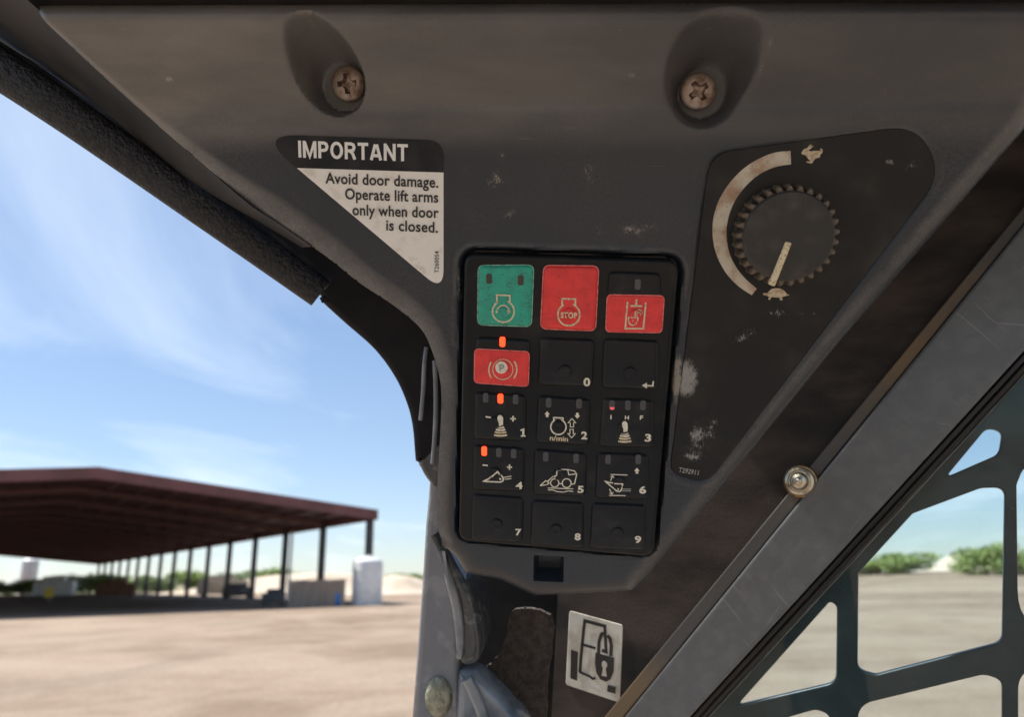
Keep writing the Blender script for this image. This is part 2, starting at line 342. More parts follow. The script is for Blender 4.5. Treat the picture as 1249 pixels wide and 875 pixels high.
def strokes(lines, w, zf, step=None):
    """printed line art: list of polylines (u,v) -> flat ribbons; zf height function or number"""
    v, f = [], []
    Z = zf if callable(zf) else (lambda x, y: zf)
    for ln in lines:
        ww = w
        if isinstance(ln, dict): ww = ln['w']; ln = ln['p']
        closed = len(ln) > 2 and math.dist(ln[0], ln[-1]) < 1e-7
        pts = [Vector(p[:2]) for p in ln]
        if step:
            q = [pts[0]]
            for a, b in zip(pts, pts[1:]):
                k = max(1, int((b - a).length / step)); q += [a.lerp(b, (i + 1) / k) for i in range(k)]
            pts = q
        n = len(pts); base = len(v)
        for i in range(n):
            if closed: a, b = pts[(i - 1) % (n - 1)], pts[(i + 1) % (n - 1)] if i < n - 1 else pts[1]
            else: a, b = pts[max(0, i - 1)], pts[min(n - 1, i + 1)]
            e1 = (pts[i] - a) if (pts[i] - a).length > 1e-9 else (b - pts[i]); e2 = (b - pts[i]) if (b - pts[i]).length > 1e-9 else e1
            n1, n2 = Vector((-e1.y, e1.x)).normalized(), Vector((-e2.y, e2.x)).normalized(); m = n1 + n2
            m = m.normalized() if m.length > 1e-6 else n1
            d = m * (ww / 2 / max(0.5, m.dot(n1)))
            for s in (1, -1):
                q = pts[i] + d * s; v.append((q.x, q.y, Z(q.x, q.y)))
        for i in range(n - 1):
            b0 = base + 2 * i; f.append((b0 + 1, b0 + 3, b0 + 2, b0))
    return v, f

def polyfill(loops, zf):
    v, f = [], []; Z = zf if callable(zf) else (lambda x, y: zf)
    for lp in loops:
        lp = ccw(lp); b = len(v); v += [(x, y, Z(x, y)) for x, y in lp]; f.append(tuple(range(b, b + len(lp))))
    return v, f

def circle(c, r, n=24, a0=0, a1=2 * math.pi, ry=None):
    ry = ry or r
    return [(c[0] + r * math.cos(a0 + (a1 - a0) * i / n), c[1] + ry * math.sin(a0 + (a1 - a0) * i / n)) for i in range(n + 1)]

def lathe(prof, n=32, c=(0, 0), z0=0.0):
    v, f = [], []
    for (r, z) in prof:
        for i in range(n):
            a = 2 * math.pi * i / n; v.append((c[0] + r * math.cos(a), c[1] + r * math.sin(a), z0 + z))
    for k in range(len(prof) - 1):
        for i in range(n):
            j = (i + 1) % n; f.append((k * n + i, k * n + j, (k + 1) * n + j, (k + 1) * n + i))
    f.append(tuple(range((len(prof) - 1) * n, len(prof) * n))); f.append(tuple(reversed(range(n))))
    return v, f

def text(name, s, pl, pr, zf, cap, bold=0.0, gap=1.0):
    """flat lettering whose ink runs from pl to pr (baseline, uv) with the given cap height"""
    cu = bpy.data.curves.new(name, 'FONT'); cu.body = s; cu.size = 1.0; cu.offset = bold; cu.resolution_u = 4; cu.space_character = gap
    me = from_curve(name, cu)
    co = np.empty(len(me.vertices) * 3); me.vertices.foreach_get('co', co); co = co.reshape(-1, 3)
    x0, x1 = co[:, 0].min(), co[:, 0].max()
    ref = 0.69 + bold * 2
    e = Vector((pr[0] - pl[0], pr[1] - pl[1])); L = e.length; e.normalize(); nrm = Vector((-e.y, e.x))
    sx = L / (x1 - x0); sy = cap / ref
    X = (co[:, 0] - x0) * sx; Y = co[:, 1] * sy
    co2 = np.empty_like(co); co2[:, 0] = pl[0] + e.x * X + nrm.x * Y; co2[:, 1] = pl[1] + e.y * X + nrm.y * Y
    Z = zf if callable(zf) else (lambda a, b: zf)
    co2[:, 2] = [Z(a, b) for a, b in co2[:, :2]]
    me.vertices.foreach_set('co', co2.ravel()); me.update(); return me

def tube(pts, rads, n=12, cap=True, flat=1.0, up=None):
    """swept tube through world points; rads per point; flat squeezes the second axis"""
    v, f = [], []; k = len(pts); up = up or -F
    for i in range(k):
        t = (pts[min(k - 1, i + 1)] - pts[max(0, i - 1)]).normalized()
        a = t.cross(up).normalized(); b = a.cross(t).normalized()
        r = rads[i] if isinstance(rads, (list, tuple)) else rads
        for j in range(n):
            q = 2 * math.pi * j / n; v.append(pts[i] + a * (r * math.cos(q)) + b * (r * flat * math.sin(q)))
    for i in range(k - 1):
        for j in range(n):
            m = (j + 1) % n; f.append((i * n + j, i * n + m, (i + 1) * n + m, (i + 1) * n + j))
    if cap: f.append(tuple(reversed(range(n)))); f.append(tuple(range((k - 1) * n, k * n)))
    return v, f

def smoothpath(pts, n=8):
    out = []; k = len(pts)
    for i in range(k - 1):
        p0, p1, p2, p3 = pts[max(0, i - 1)], pts[i], pts[i + 1], pts[min(k - 1, i + 2)]
        for j in range(n):
            t = j / n
            out.append(tuple(0.5 * ((2 * b) + (c - a) * t + (2 * a - 5 * b + 4 * c - d) * t * t + (3 * b - a - 3 * c + d) * t ** 3) for a, b, c, d in zip(p0, p1, p2, p3)))
    out.append(tuple(pts[-1])); return out

def boxmesh(x0, x1, y0, y1, z0, z1):
    v = [(x, y, z) for z in (z0, z1) for y in (y0, y1) for x in (x0, x1)]
    return v, [(0, 2, 3, 1), (4, 5, 7, 6), (0, 1, 5, 4), (2, 6, 7, 3), (0, 4, 6, 2), (1, 3, 7, 5)]

def bevel(me, w, seg=2):
    bm = bmesh.new(); bm.from_mesh(me)
    bmesh.ops.bevel(bm, geom=[e for e in bm.edges if e.is_manifold and e.calc_face_angle(0) > 0.5], offset=w, segments=seg, affect='EDGES', profile=0.5)
    bm.to_mesh(me); bm.free(); return shade(me, 40)

# ================================================================== OUTSIDE
def sheet_mat_ground():
    m, n, l, b = nt('dry_dirt')
    big = ramp(n, l, noise(n, l, 0.055, 6, 0.65, dist=1.0), 0.38, 0.60)
    mid = ramp(n, l, noise(n, l, 0.35, 8, 0.72, dist=0.6), 0.42, 0.60)
    trk = ramp(n, l, noise(n, l, 0.16, 5, 0.6, stretch=(1.0, 0.35, 1), dist=2.0), 0.54, 0.66)
    fine = ramp(n, l, noise(n, l, 9, 7, 0.8), 0.44, 0.60)
    c = mixc(n, l, big, (0.35, 0.265, 0.19), (0.215, 0.15, 0.10))
    c = mixc(n, l, mul(n, l, mid, 0.55), c, (0.39, 0.305, 0.225))
    c = mixc(n, l, mul(n, l, trk, 0.5), c, (0.22, 0.165, 0.12))
    c = mixc(n, l, mul(n, l, fine, 0.45), c, (0.19, 0.145, 0.11))
    l.new(c, b.inputs['Base Color']); b.inputs['Roughness'].default_value = 0.95; b.inputs['Specular IOR Level'].default_value = 0.15
    bump(n, l, b, noise(n, l, 2.5, 7, 0.7), 0.9, 0.10); return m
M['dirt'] = sheet_mat_ground()
M['pale_sand'] = mat('pale_sand', (0.58, 0.48, 0.36), 0.95, col2=(0.46, 0.37, 0.27), nscale=0.2)
M['grass'] = mat('dry_grass', (0.13, 0.17, 0.05), 0.9, col2=(0.26, 0.24, 0.10), nscale=0.3)
M['maroon'] = mat('maroon_steel', (0.19, 0.075, 0.07), 0.6, col2=(0.14, 0.055, 0.05), nscale=0.5)
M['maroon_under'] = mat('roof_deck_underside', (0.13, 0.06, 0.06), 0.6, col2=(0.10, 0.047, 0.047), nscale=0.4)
M['column'] = mat('column_steel', (0.085, 0.075, 0.075), 0.5, col2=(0.06, 0.055, 0.055), nscale=0.8)
M['tank'] = mat('white_tank', (0.78, 0.78, 0.76), 0.45, col2=(0.66, 0.65, 0.62), nscale=0.8)
M['blue'] = mat('blue_barrel', (0.05, 0.20, 0.50), 0.4, col2=(0.04, 0.16, 0.42), nscale=2)
M['tan_wall'] = mat('tan_boards', (0.34, 0.27, 0.21), 0.8, col2=(0.28, 0.22, 0.17), nscale=1.2, stretch=(4, 4, 0.5))
M['yellow'] = mat('yellow_paint', (0.75, 0.55, 0.04), 0.5)
M['rust'] = mat('rusty_steel', (0.22, 0.10, 0.055), 0.8, col2=(0.14, 0.07, 0.04), nscale=1.5)
M['dark_machine'] = mat('dark_machine', (0.05, 0.05, 0.055), 0.6, col2=(0.09, 0.08, 0.07), nscale=1)
M['trunk'] = mat('bark', (0.12, 0.085, 0.06), 0.9, col2=(0.08, 0.06, 0.045), nscale=3)
M['leaf_a'] = mat('leaf_green', (0.21, 0.29, 0.07), 0.6, col2=(0.30, 0.37, 0.10), nscale=0.9)
M['leaf_b'] = mat('leaf_dull', (0.15, 0.21, 0.08), 0.6, col2=(0.22, 0.28, 0.11), nscale=0.9)

# ground: one sheet out to the horizon, gently uneven far out
gx = np.concatenate([-np.geomspace(3000, 4, 40), [0], np.geomspace(4, 3000, 40)])
def _ss(x, a, b):
    t_ = max(0.0, min(1.0, (x - a) / (b - a))); return t_ * t_ * (3 - 2 * t_)
def gz(x, y): return 1.75 * _ss(x - 0.30 * y, 0, 22) * _ss(y, 45, 125)      # the yard rises gently to the right
v = [(x, y, gz(x, y)) for y in gx for x in gx]; k = len(gx)
f = [(j * k + i, j * k + i + 1, (j + 1) * k + i + 1, (j + 1) * k + i) for j in range(k - 1) for i in range(k - 1)]
g = bpy.data.objects.new('ground', mesh('ground', v, f)); COL.objects.link(g); g.data.materials.append(M['dirt']); setp(g, 'dry tan dirt yard', None, kind='structure')
gr = bpy.data.objects.new('grass', mesh('grass', *polyfill([[(-190, 170), (-160, 178), (-112, 186), (-80, 200), (-70, 250), (-130, 300), (-260, 260)]], 0.02))); COL.objects.link(gr)
gr.data.materials.append(M['grass']); setp(gr, 'strip of dry green grass beyond the shed', None, kind='stuff')

# --- open-sided shed
GD = Vector((0.81, 0.586, 0)).normalized(); LD = Vector((-GD.y, GD.x, 0)); C0 = Vector((-11.9, 62, 0)); HW, LEN, EAVE, RISE = 20.3, 150.0, 6.75, 2.05
shed = Thing('open_shed', 'long open sided steel shed with shallow maroon gable roof on slim columns', 'shed', loc=C0)
def shp(s, t, z): return GD * s + LD * t + Vector((0, 0, z))       # s along gable (0 right eave, negative to left), t along length
def slab(a, b, t0, t1, thick, lift=0.0):
    q = [shp(a[0], t0, a[1] + lift), shp(b[0], t0, b[1] + lift), shp(b[0], t1, b[1] + lift), shp(a[0], t1, a[1] + lift)]
    v = q + [x + Vector((0, 0, thick)) for x in q]
    return v, [(3, 2, 1, 0), (4, 5, 6, 7), (0, 1, 5, 4), (1, 2, 6, 5), (2, 3, 7, 6), (3, 0, 4, 7)]
for a, b in (((0.3, EAVE - 0.03), (-HW, EAVE + RISE)), ((-HW, EAVE + RISE), (-2 * HW - 0.3, EAVE - 0.03))):
    shed.part('roof', slab(a, b, -0.6, LEN + 0.6, 0.12, 0.42), M['maroon_under'])
    shed.part('gable_fascia', slab(a, b, -0.85, -0.6, 0.80, -0.20), M['maroon'])
    shed.part('gable_fascia', slab(a, b, LEN + 0.6, LEN + 0.8, 0.85, -0.2), M['maroon'])
for s in (0.3, -2 * HW - 0.3):
    shed.part('eave_beam', slab((s - 0.12, EAVE - 0.22), (s + 0.12, EAVE - 0.22), -0.6, LEN + 0.6, 0.62), M['maroon'])
col_me = bevel(mesh('column', *boxmesh(-0.25, 0.25, -0.25, 0.25, 0, EAVE + 0.1)), 0.02)
for i in range(16):
    t = i * 10.0
    for s in (0, -2 * HW):
        o = shed.part('column', col_me, M['column']); o.location = shp(s, t, 0); o.rotation_euler.z = math.atan2(GD.y, GD.x)
    for a, b in (((0, EAVE), (-HW, EAVE + RISE)), ((-HW, EAVE + RISE), (-2 * HW, EAVE))):
        shed.part('rafter', slab(a, b, t - 0.11, t + 0.11, 0.45, -0.06), M['maroon_under'])
for i in range(1, 10):
    for sg in (-1, 1):
        s = -HW + sg * i * 2.05; z = EAVE + RISE - i * 2.05 / HW * RISE
        shed.part('purlin', slab((s - 0.05, z), (s + 0.05, z), -0.5, LEN + 0.5, 0.2, 0.24), M['maroon_under'])
dp = shed.part('downpipe', mesh('downpipe', *lathe([(0.14, 0), (0.14, EAVE)], 12)), M['tank']); dp.location = shp(0.15, 18.6, 0)

def up_cyl(name, label, cat, x, y, prof, m, extra=None, group=None):
    t = Thing(name, label, cat, loc=(x, y, 0), group=group); t.part('body', shade(mesh('body', *lathe(prof, 32))), m)
    return t
t = up_cyl('water_tank', 'upright white cylindrical tank with low domed top beside the shed corner', 'tank', -11.25, 58.5, [(1.10, 0), (1.12, 0.1), (1.12, 2.95), (1.06, 3.2), (0.8, 3.4), (0.3, 3.5)], M['tank'])
for z in (0.9, 1.7, 2.5): t.part('hoop', shade(mesh('hoop', *lathe([(1.115, z), (1.15, z + 0.02), (1.15, z + 0.08), (1.115, z + 0.1)], 32))), M['tank'])
t.part('lid', shade(mesh('lid', *lathe([(0.3, 3.48), (0.3, 3.6), (0.26, 3.62)], 20))), M['tank'])
t = up_cyl('barrel', 'small blue barrel beside the white tank', 'barrel', -13.1, 57.2, [(0.3, 0), (0.33, 0.05), (0.33, 0.3), (0.35, 0.33), (0.33, 0.36), (0.33, 0.6), (0.35, 0.63), (0.33, 0.66), (0.32, 0.92), (0.28, 0.95)], M['blue'])
t.part('lid', shade(mesh('lid', *lathe([(0.27, 0.94), (0.27, 0.965)], 20))), M['blue'])
t = Thing('board_wall', 'low tan boarded wall between the shed columns behind the barrel', 'wall', loc=(-14.6, 56.9, 0), rotz=0.05)
t.root.scale = (0.9, 1, 0.95)
for i in range(9): t.part('board', boxmesh(-2.25 + i * 0.5, -1.765 + i * 0.5, -0.05 - 0.02 * (i % 2), 0.05, 0, 1.9 + 0.02 * (i % 3)), M['tan_wall'])
t.part('cap_rail', boxmesh(-2.3, 2.3, -0.1, 0.1, 1.93, 2.0), M['tan_wall'])
t = up_cyl('silo', 'tall white silo standing on the grass beyond the shed', 'silo', -117.3, 185, [(1.85, 0), (1.85, 7.8), (0.3, 9.0)], M['tank'])
t.part('roof_vent', shade(mesh('roof_vent', *lathe([(0.4, 8.9), (0.4, 9.5), (0.1, 9.7)], 16))), M['tank'])
t = Thing('marker_post', 'short yellow marker board standing at the grass edge', 'post', loc=(-52.5, 87, 0))
t.part('board', boxmesh(-0.5, 0.5, -0.04, 0.04, 0.55, 1.6), M['yellow']); t.part('post', boxmesh(-0.08, 0.08, 0.05, 0.2, 0, 1.5), M['column'])

def machine(name, label, cat, x, y, w, d, h, m, rz=0.0):
    t = Thing(name, label, cat, loc=(x, y, 0), rotz=rz)
    t.part('body', bevel(mesh('body', *boxmesh(-w / 2, w / 2, -d / 2, d / 2, 0.25, h)), 0.06), m)
    t.part('top', bevel(mesh('top', *boxmesh(-w * 0.3, w * 0.25, -d * 0.4, d * 0.4, h, h * 1.3)), 0.05), m)
    for i in (-1, 1):
        for j in (-1, 1):
            t.part('foot', boxmesh(i * w * 0.4 - 0.12, i * w * 0.4 + 0.12, j * d * 0.35 - 0.12, j * d * 0.35 + 0.12, 0, 0.26), M['dark_machine'])
machine('scrap_bin', 'rusty brown steel bin stored under the shed roof', 'bin', -58, 112, 5, 3, 2.0, M['rust'], 0.4)
machine('equipment_crate', 'dark equipment crate parked under the shed near the columns', 'crate', -33, 92, 3.2, 2.4, 1.3, M['dark_machine'], 0.6)
machine('generator', 'dark low generator beside the tan boarded wall', 'generator', -18.0, 57.6, 1.6, 1.2, 1.0, M['dark_machine'], 0.2)
machine('storage_container', 'white storage container at the far end of the shed', 'container', -80, 134, 6, 3, 2.6, M['tank'], 0.3)
machine('storage_container', 'pale tan storage container behind the shed columns', 'container', -44, 116, 7, 3, 2.2, M['pale_sand'], 0.3)

def mound(name, label, x, y, rx, ry, h, m, seed):
    r2 = np.random.default_rng(seed); n, kk = 36, 9; v, f = [(0, 0, h)], []
    ph = r2.uniform(0, 6.28, 4)
    for a in range(1, kk + 1):
        q = a / kk
        for i in range(n):
            an = 2 * math.pi * i / n; wob = 1 + 0.10 * math.sin(3 * an + ph[0]) + 0.06 * math.sin(5 * an + ph[1])
            z = h * (0.5 + 0.5 * math.cos(math.pi * q)) * (1 + 0.15 * math.sin(4 * an + ph[2]) * q) - (0.05 if a == kk else 0)
            v.append((rx * q * wob * math.cos(an), ry * q * wob * math.sin(an), z))
    for i in range(n): f.append((0, 1 + i, 1 + (i + 1) % n))
    for a in range(kk - 1):
        for i in range(n):
            j = (i + 1) % n; f.append((1 + a * n + i, 1 + (a + 1) * n + i, 1 + (a + 1) * n + j, 1 + a * n + j))
    o = bpy.data.objects.new(name, mesh(name, v, f, True)); COL.objects.link(o); o.location = (x, y, gz(x, y)); o.data.materials.append(m)
    setp(o, label, 'mound')
mound('sand_mound', 'pale sand mound on the skyline between the two green bushes', 72, 122, 9, 6, 3.0, M['pale_sand'], 1)
mound('sand_mound', 'long low tan spoil heap beyond the shed columns', -40, 150, 34, 9, 3.4, M['pale_sand'], 2)
mound('sand_mound', 'pale spoil heap on the skyline beside the cab pillar', -17, 110, 9, 7, 2.5, M['pale_sand'], 3)

def tree_meshes(seed, h, w, n=4200, leaf=0.15):
    r2 = np.random.default_rng(seed); v, f = [], []
    cl = [(r2.uniform(-.32, .32) * w, r2.uniform(-.32, .32) * w, h * r2.uniform(.22, .74), w * r2.uniform(.17, .30)) for _ in range(14)]
    for i in range(n):
        c = cl[r2.integers(len(cl))]; d = r2.normal(size=3); d /= np.linalg.norm(d); q = c[3] * r2.uniform(.45, 1.08)
        p = np.array(c[:3]) + d * q * np.array([1, 1, .8]); p[2] = max(p[2], 0.02 * h)
        a = r2.normal(size=3); a /= np.linalg.norm(a); b = np.cross(a, r2.normal(size=3)); b /= np.linalg.norm(b); s = leaf * r2.uniform(.6, 1.4)
        k = len(v); v += [p - a * s, p + b * s * .6, p + a * s, p - b * s * .6]; f.append((k, k + 1, k + 2, k + 3))
    cm = mesh('crown', v, f)
    v, f = [], []
    def limb(p0, p1, r0, r1):
        k = len(v); d = (Vector(p1) - Vector(p0)).normalized(); a = d.cross(Vector((0.3, 1, 0.1))).normalized(); b = d.cross(a)
        for p, r in ((p0, r0), (p1, r1)):
            for i in range(7):
                q = 2 * math.pi * i / 7; v.append(Vector(p) + a * r * math.cos(q) + b * r * math.sin(q))
        for i in range(7): j = (i + 1) % 7; f.append((k + i, k + j, k + 7 + j, k + 7 + i))
    limb((0, 0, -0.1), (0.05 * w, 0, h * .45), .06 * h * .5, .035 * h * .5)
    for c in cl[:6]: limb((0.05 * w * .8, 0, h * .36), (c[0], c[1], c[2]), .03 * h * .5, .01 * h * .4)
    return cm, mesh('trunk', v, f)
tvar = [tree_meshes(s, 4.0, 4.6) for s in (11, 12, 13)]
for i, (cm, tm) in enumerate(tvar): cm.materials.append(M['leaf_b' if i == 1 else 'leaf_a']); tm.materials.append(M['trunk'])
def tree(px, D, h, var, label, group=None, name='bush', wide=1.0):
    d = ray(px, 706); s = D / math.hypot(d.x, d.y)
    t = Thing(name, label, 'bush' if name == 'bush' else 'tree', loc=(d.x * s, d.y * s, gz(d.x * s, d.y * s) - (0.1 * h if name == 'bush' else 0)), rotz=random.uniform(0, 6), group=group)
    t.root.scale = (h / 4 * wide, h / 4 * wide, h / 4)
    t.part('crown', tvar[var][0], None); t.part('trunk', tvar[var][1], None)
tree(1096, 120, 3.6, 0, 'low rounded green bush on the skyline beside the sand mound, seen through the guard opening', wide=2.1)
tree(1062, 125, 2.6, 1, 'small green shrub at the left foot of the low rounded bush', wide=2.4)
tree(1206, 112, 4.4, 2, 'taller green bush across the sand mound from the low rounded bush', wide=1.5)
tree(1262, 118, 4.0, 0, 'green bush beyond the taller bush, mostly hidden by the guard plate', wide=1.4)
tree(985, 150, 4.0, 1, 'green bush far beyond the window frame bar', wide=1.5)
for i, (px, D, h) in enumerate([(30, 170, 5), (75, 180, 6), (128, 200, 6.5), (172, 185, 6), (196, 175, 5), (232, 185, 7), (262, 190, 5.5), (292, 180, 6), (322, 185, 7.5), (345, 190, 6.5), (378, 200, 6), (480, 230, 5.5), (505, 240, 6), (-20, 160, 5)]):
    tree(px, D, h * 0.72, i % 3, 'green tree standing beyond the open shed', 'trees beyond the open shed', 'tree', 1.9)

# ================================================================== CAB
PF = Frame(690, 490, 0.35, -0.10, -0.24)       # trim panel face
PXM = 0.35 / FPX                                # metres per photo pixel on the panel

# ---- trim panel as a moulded relief
HM = 0.85
V0 = PF.uv(640, 133)[1]
def hdr(u_, v_): return HM * (np.sqrt((v_ - V0) ** 2 + 0.0035 ** 2) + (v_ - V0)) / 2
def uvh(px, py):
    h = 0.0
    for _ in range(25):
        a = PF.uv(px, py, h); h = 0.5 * h + 0.5 * float(hdr(a[0], a[1]))
    return (a[0], a[1], h)
left_px = [(-60, -95), (28, -5), (88, 53), (151, 113), (222, 178), (300, 247), (394, 312), (436, 345), (480, 374), (512, 401), (525, 425), (534, 453), (538, 478), (537.5, 515), (535, 560), (533, 600), (534, 640), (538, 656)]
bot_px = [(546, 668), (556, 678), (567, 697), (612, 706), (652, 725), (771, 719), (789, 703)]
right_px = [(850, 633), (936, 527), (1023, 420), (1249, 160), (1340, 55)]
def at_edge(p, h=-0.004):
    a = uvh(*p)
    return PF.uv(p[0], p[1], a[2] + h)
Lp = [at_edge(p) for p in smoothpath(left_px, 5)]
Bp = [at_edge(p, -0.010) for p in bot_px]
Rp = [at_edge(p, -0.008) for p in right_px]
TA, TB = uvh(-100, 0), uvh(1350, -6)
def topv(u_): return TA[1] + (TB[1] - TA[1]) * (u_ - TA[0]) / (TB[0] - TA[0])
TOPV = max(topv(-0.4), topv(0.4))
Rp[-1] = (Rp[-1][0], topv(Rp[-1][0]) + 0.0)
Lp = [q for q in Lp if q[1] < topv(q[0])]
Lp = [(Lp[0][0] - 0.0012, topv(Lp[0][0] - 0.0012))] + Lp
outline = Lp + Bp + Rp
outline = [(a, b) for a, b in outline]
kp_px = [(566, 309), (829, 318), (797, 681), (559, 661)]
KH = 0.0035
kp = ccw(roundpoly(PF.uvs(kp_px, KH), 0.0062, 8))
plate_px = [(869, 190), (1085, 157), (1140, 168), (1138, 232), (868, 581), (846, 590), (821, 572)]
plate_uv = ccw(roundpoly(PF.uvs([(866, 187), (1118, 152), (1150, 212), (862, 592), (817, 577)]), [0.012, 0.026, 0.022, 0.011, 0.007], 12))

def seg_dist(px_, py_, poly, closed=True):
    d = np.full(px_.shape, 1e9); n = len(poly)
    for i in range(n if closed else n - 1):
        ax, ay = poly[i]; bx, by = poly[(i + 1) % n]; ex, ey = bx - ax, by - ay; L2 = ex * ex + ey * ey + 1e-18
        t = np.clip(((px_ - ax) * ex + (py_ - ay) * ey) / L2, 0, 1)
        d = np.minimum(d, (px_ - ax - t * ex) ** 2 + (py_ - ay - t * ey) ** 2)
    return np.sqrt(d)
def inside(px_, py_, poly):
    c = np.zeros(px_.shape, bool); n = len(poly)
    for i in range(n):
        x1, y1 = poly[i]; x2, y2 = poly[(i + 1) % n]
        if y1 == y2: continue
        c ^= ((y1 > py_) != (y2 > py_)) & (px_ < (x2 - x1) * (py_ - y1) / (y2 - y1) + x1)
    return c
def sdf(px_, py_, poly):
    d = seg_dist(px_, py_, poly); return np.where(inside(px_, py_, poly), d, -d)
def sstep(x, a, b):
    t = np.clip((x - a) / (b - a), 0, 1); return t * t * (3 - 2 * t)

ST = 0.00095
us = [p[0] for p in outline]; vs_ = [p[1] for p in outline]
X = np.arange(min(us) - ST, max(us) + 2 * ST, ST); Y = np.arange(min(vs_) - ST, TOPV + ST, ST)
GX, GY = np.meshgrid(X, Y)
outl = ccw(outline + [(Rp[-1][0], TOPV + 0.02)]) if False else ccw(outline)
S = sdf(GX, GY, outl)
# pull border vertices onto the outline
gyy, gxx = np.gradient(S, ST, ST); gl_ = np.maximum(np.hypot(gxx, gyy), 1e-6)
snap = (S < 0.55 * ST) & (S > -1.5 * ST)
PX_ = np.where(snap, GX - gxx / gl_ * S, GX); PY_ = np.where(snap, GY - gyy / gl_ * S, GY)
keep = S > -0.75 * ST
dL = seg_dist(PX_, PY_, Lp, False); dB = seg_dist(PX_, PY_, Bp + Rp[:1], False); dR = seg_dist(PX_, PY_, Bp[-1:] + Rp, False)
Hh = hdr(PX_, PY_)
# screw pockets
PZ = -0.009
def pocket(Hh, c0, c1, r, wall=4.5, soft=0.0009):
    a, b = PF.uv(*c0, PZ), uvh(*c1); res = np.full(Hh.shape, 1e9); hm = b[2]
    for i in range(17):
        s = i / 16; cx, cy = a[0] + (b[0] - a[0]) * s, a[1] + (b[1] - a[1]) * s
        d = np.hypot(PX_ - cx, PY_ - cy); base = PZ - 0.001 + (hm - PZ) * s ** 1.6
        res = np.minimum(res, base + np.maximum(0, d - r * (1 - 0.10 * s)) * wall)
    k = soft
    return np.where(np.abs(res - Hh) < 6 * k, -k * np.log(np.exp(-np.clip((res - Hh) / k, -30, 30)) + 1) + Hh, np.minimum(res, Hh))
Hh = pocket(Hh, (420, 107), (380, 56), 0.0106)
Hh = pocket(Hh, (855, 114), (890, 64), 0.0104, 2.6, 0.0016)
# rolled edges
yl = (PF.uv(300, 0)[1], PF.uv(300, 250)[1])
wl_ = np.interp(PY_, [PF.uv(538, 640)[1], PF.uv(530, 470)[1], PF.uv(400, 330)[1], PF.uv(300, 240)[1], PF.uv(200, 150)[1], PF.uv(40, 10)[1]], [0.0075, 0.0085, 0.0115, 0.0135, 0.005, 0.0015])
def roll(d, w, depth): t = np.clip(1 - d / w, 0, 1); return depth * (1 - np.sqrt(np.maximum(0, 1 - t * t)))
tq = np.clip(1 - dL / wl_, 0, 1); Hh = Hh - wl_ * 0.62 * (np.sqrt(tq * tq + 0.03) - math.sqrt(0.03) * (1 - tq * 0.0)) * np.where(tq > 0, 1, 0)
Hh = Hh - np.maximum(roll(dR, 0.0135, 0.011), roll(dB, 0.0125, 0.0115))
# notch in the chin under the keypad
nu, nv = PF.uv(669, 694); nn = np.maximum(np.abs(PX_ - nu) - 0.0066, np.abs(PY_ - nv) - 0.0062)
Hh = Hh - 0.011 * (1 - sstep(nn, -0.0006, 0.0008))
# keypad well with a fine lip, dial overlay seat
kd = sdf(PX_, PY_, kp)
Hh = Hh - 0.006 * sstep(kd, -0.0024, -0.0008) * 1.0
Hh = Hh + 0.0007 * np.exp(-((kd + 0.0042) / 0.0009) ** 2) * (PY_ > PF.uv(640, 420)[1])
pd_ = sdf(PX_, PY_, plate_uv)
Hh = Hh - 0.0011 * sstep(pd_, -0.0008, 0.0002)
Hh = Hh + 0.0005 * np.exp(-((pd_ + 0.0018) / 0.0008) ** 2)
TT = topv(PX_); Hh = Hh - 0.010 * np.clip((PY_ - TT + 0.009) / 0.009, 0, 1) ** 2.2
idx = -np.ones(S.shape, int); idx[keep] = np.arange(keep.sum())
a, b, c, d = idx[:-1, :-1], idx[:-1, 1:], idx[1:, 1:], idx[1:, :-1]
ok = (a >= 0) & (b >= 0) & (c >= 0) & (d >= 0)
faces = np.stack([a[ok], b[ok], c[ok], d[ok]], 1)
verts = np.stack([PX_[keep], PY_[keep], Hh[keep]], 1)
pm = bpy.data.meshes.new('panel_shell'); pm.from_pydata(verts.tolist(), [], faces.tolist())
edge_sheen = np.clip(tq * 1.15, 0, 1) ** 0.8 * np.interp(PX_, [-0.24, -0.17, -0.05], [0.5, 1.0, 0.75]) + 0.55 * np.exp(-((dR - 0.0085) / 0.0026) ** 2) + 0.45 * np.exp(-((kd + 0.0042) / 0.0008) ** 2) * (PY_ > 0.05)  # painted highlight along the left roll, right lip and keypad lip
at_ = pm.attributes.new('edge_sheen', 'FLOAT', 'POINT'); at_.data.foreach_set('value', np.clip(edge_sheen[keep], 0, 1).astype(np.float32))
bm = bmesh.new(); bm.from_mesh(pm)
loose = [q for q in bm.verts if not q.link_faces]; bmesh.ops.delete(bm, geom=loose, context='VERTS')
be = [e for e in bm.edges if e.is_boundary]
r_ = bmesh.ops.extrude_edge_only(bm, edges=be)
for q in [x for x in r_['geom'] if isinstance(x, bmesh.types.BMVert)]: q.co.z -= 0.012
bmesh.ops.recalc_face_normals(bm, faces=bm.faces)
bm.to_mesh(pm); bm.free(); shade(pm, 50)
panel = Thing('trim_panel', 'dark grey moulded plastic cab corner trim with two deep screw pockets', 'panel', PF)
def SP(px, py, rx, ry, th):
    a = uvh(px, py); return (a[0], a[1], rx * PXM, ry * PXM, th)
scuffs(M['trim'], [SP(607, 218, 17, 14, 0.58), SP(612, 190, 10, 8, 0.62), SP(718, 215, 16, 44, 0.645), SP(770, 280, 80, 18, 0.645), SP(622, 258, 14, 28, 0.655), SP(826, 462, 7, 36, 0.46), SP(205, 97, 8, 4, 0.55), SP(760, 90, 40, 8, 0.66), SP(930, 80, 12, 50, 0.65), SP(560, 352, 6, 30, 0.6)], (0.40, 0.36, 0.30), 900)
panel.part('panel_shell', pm, M['trim'])
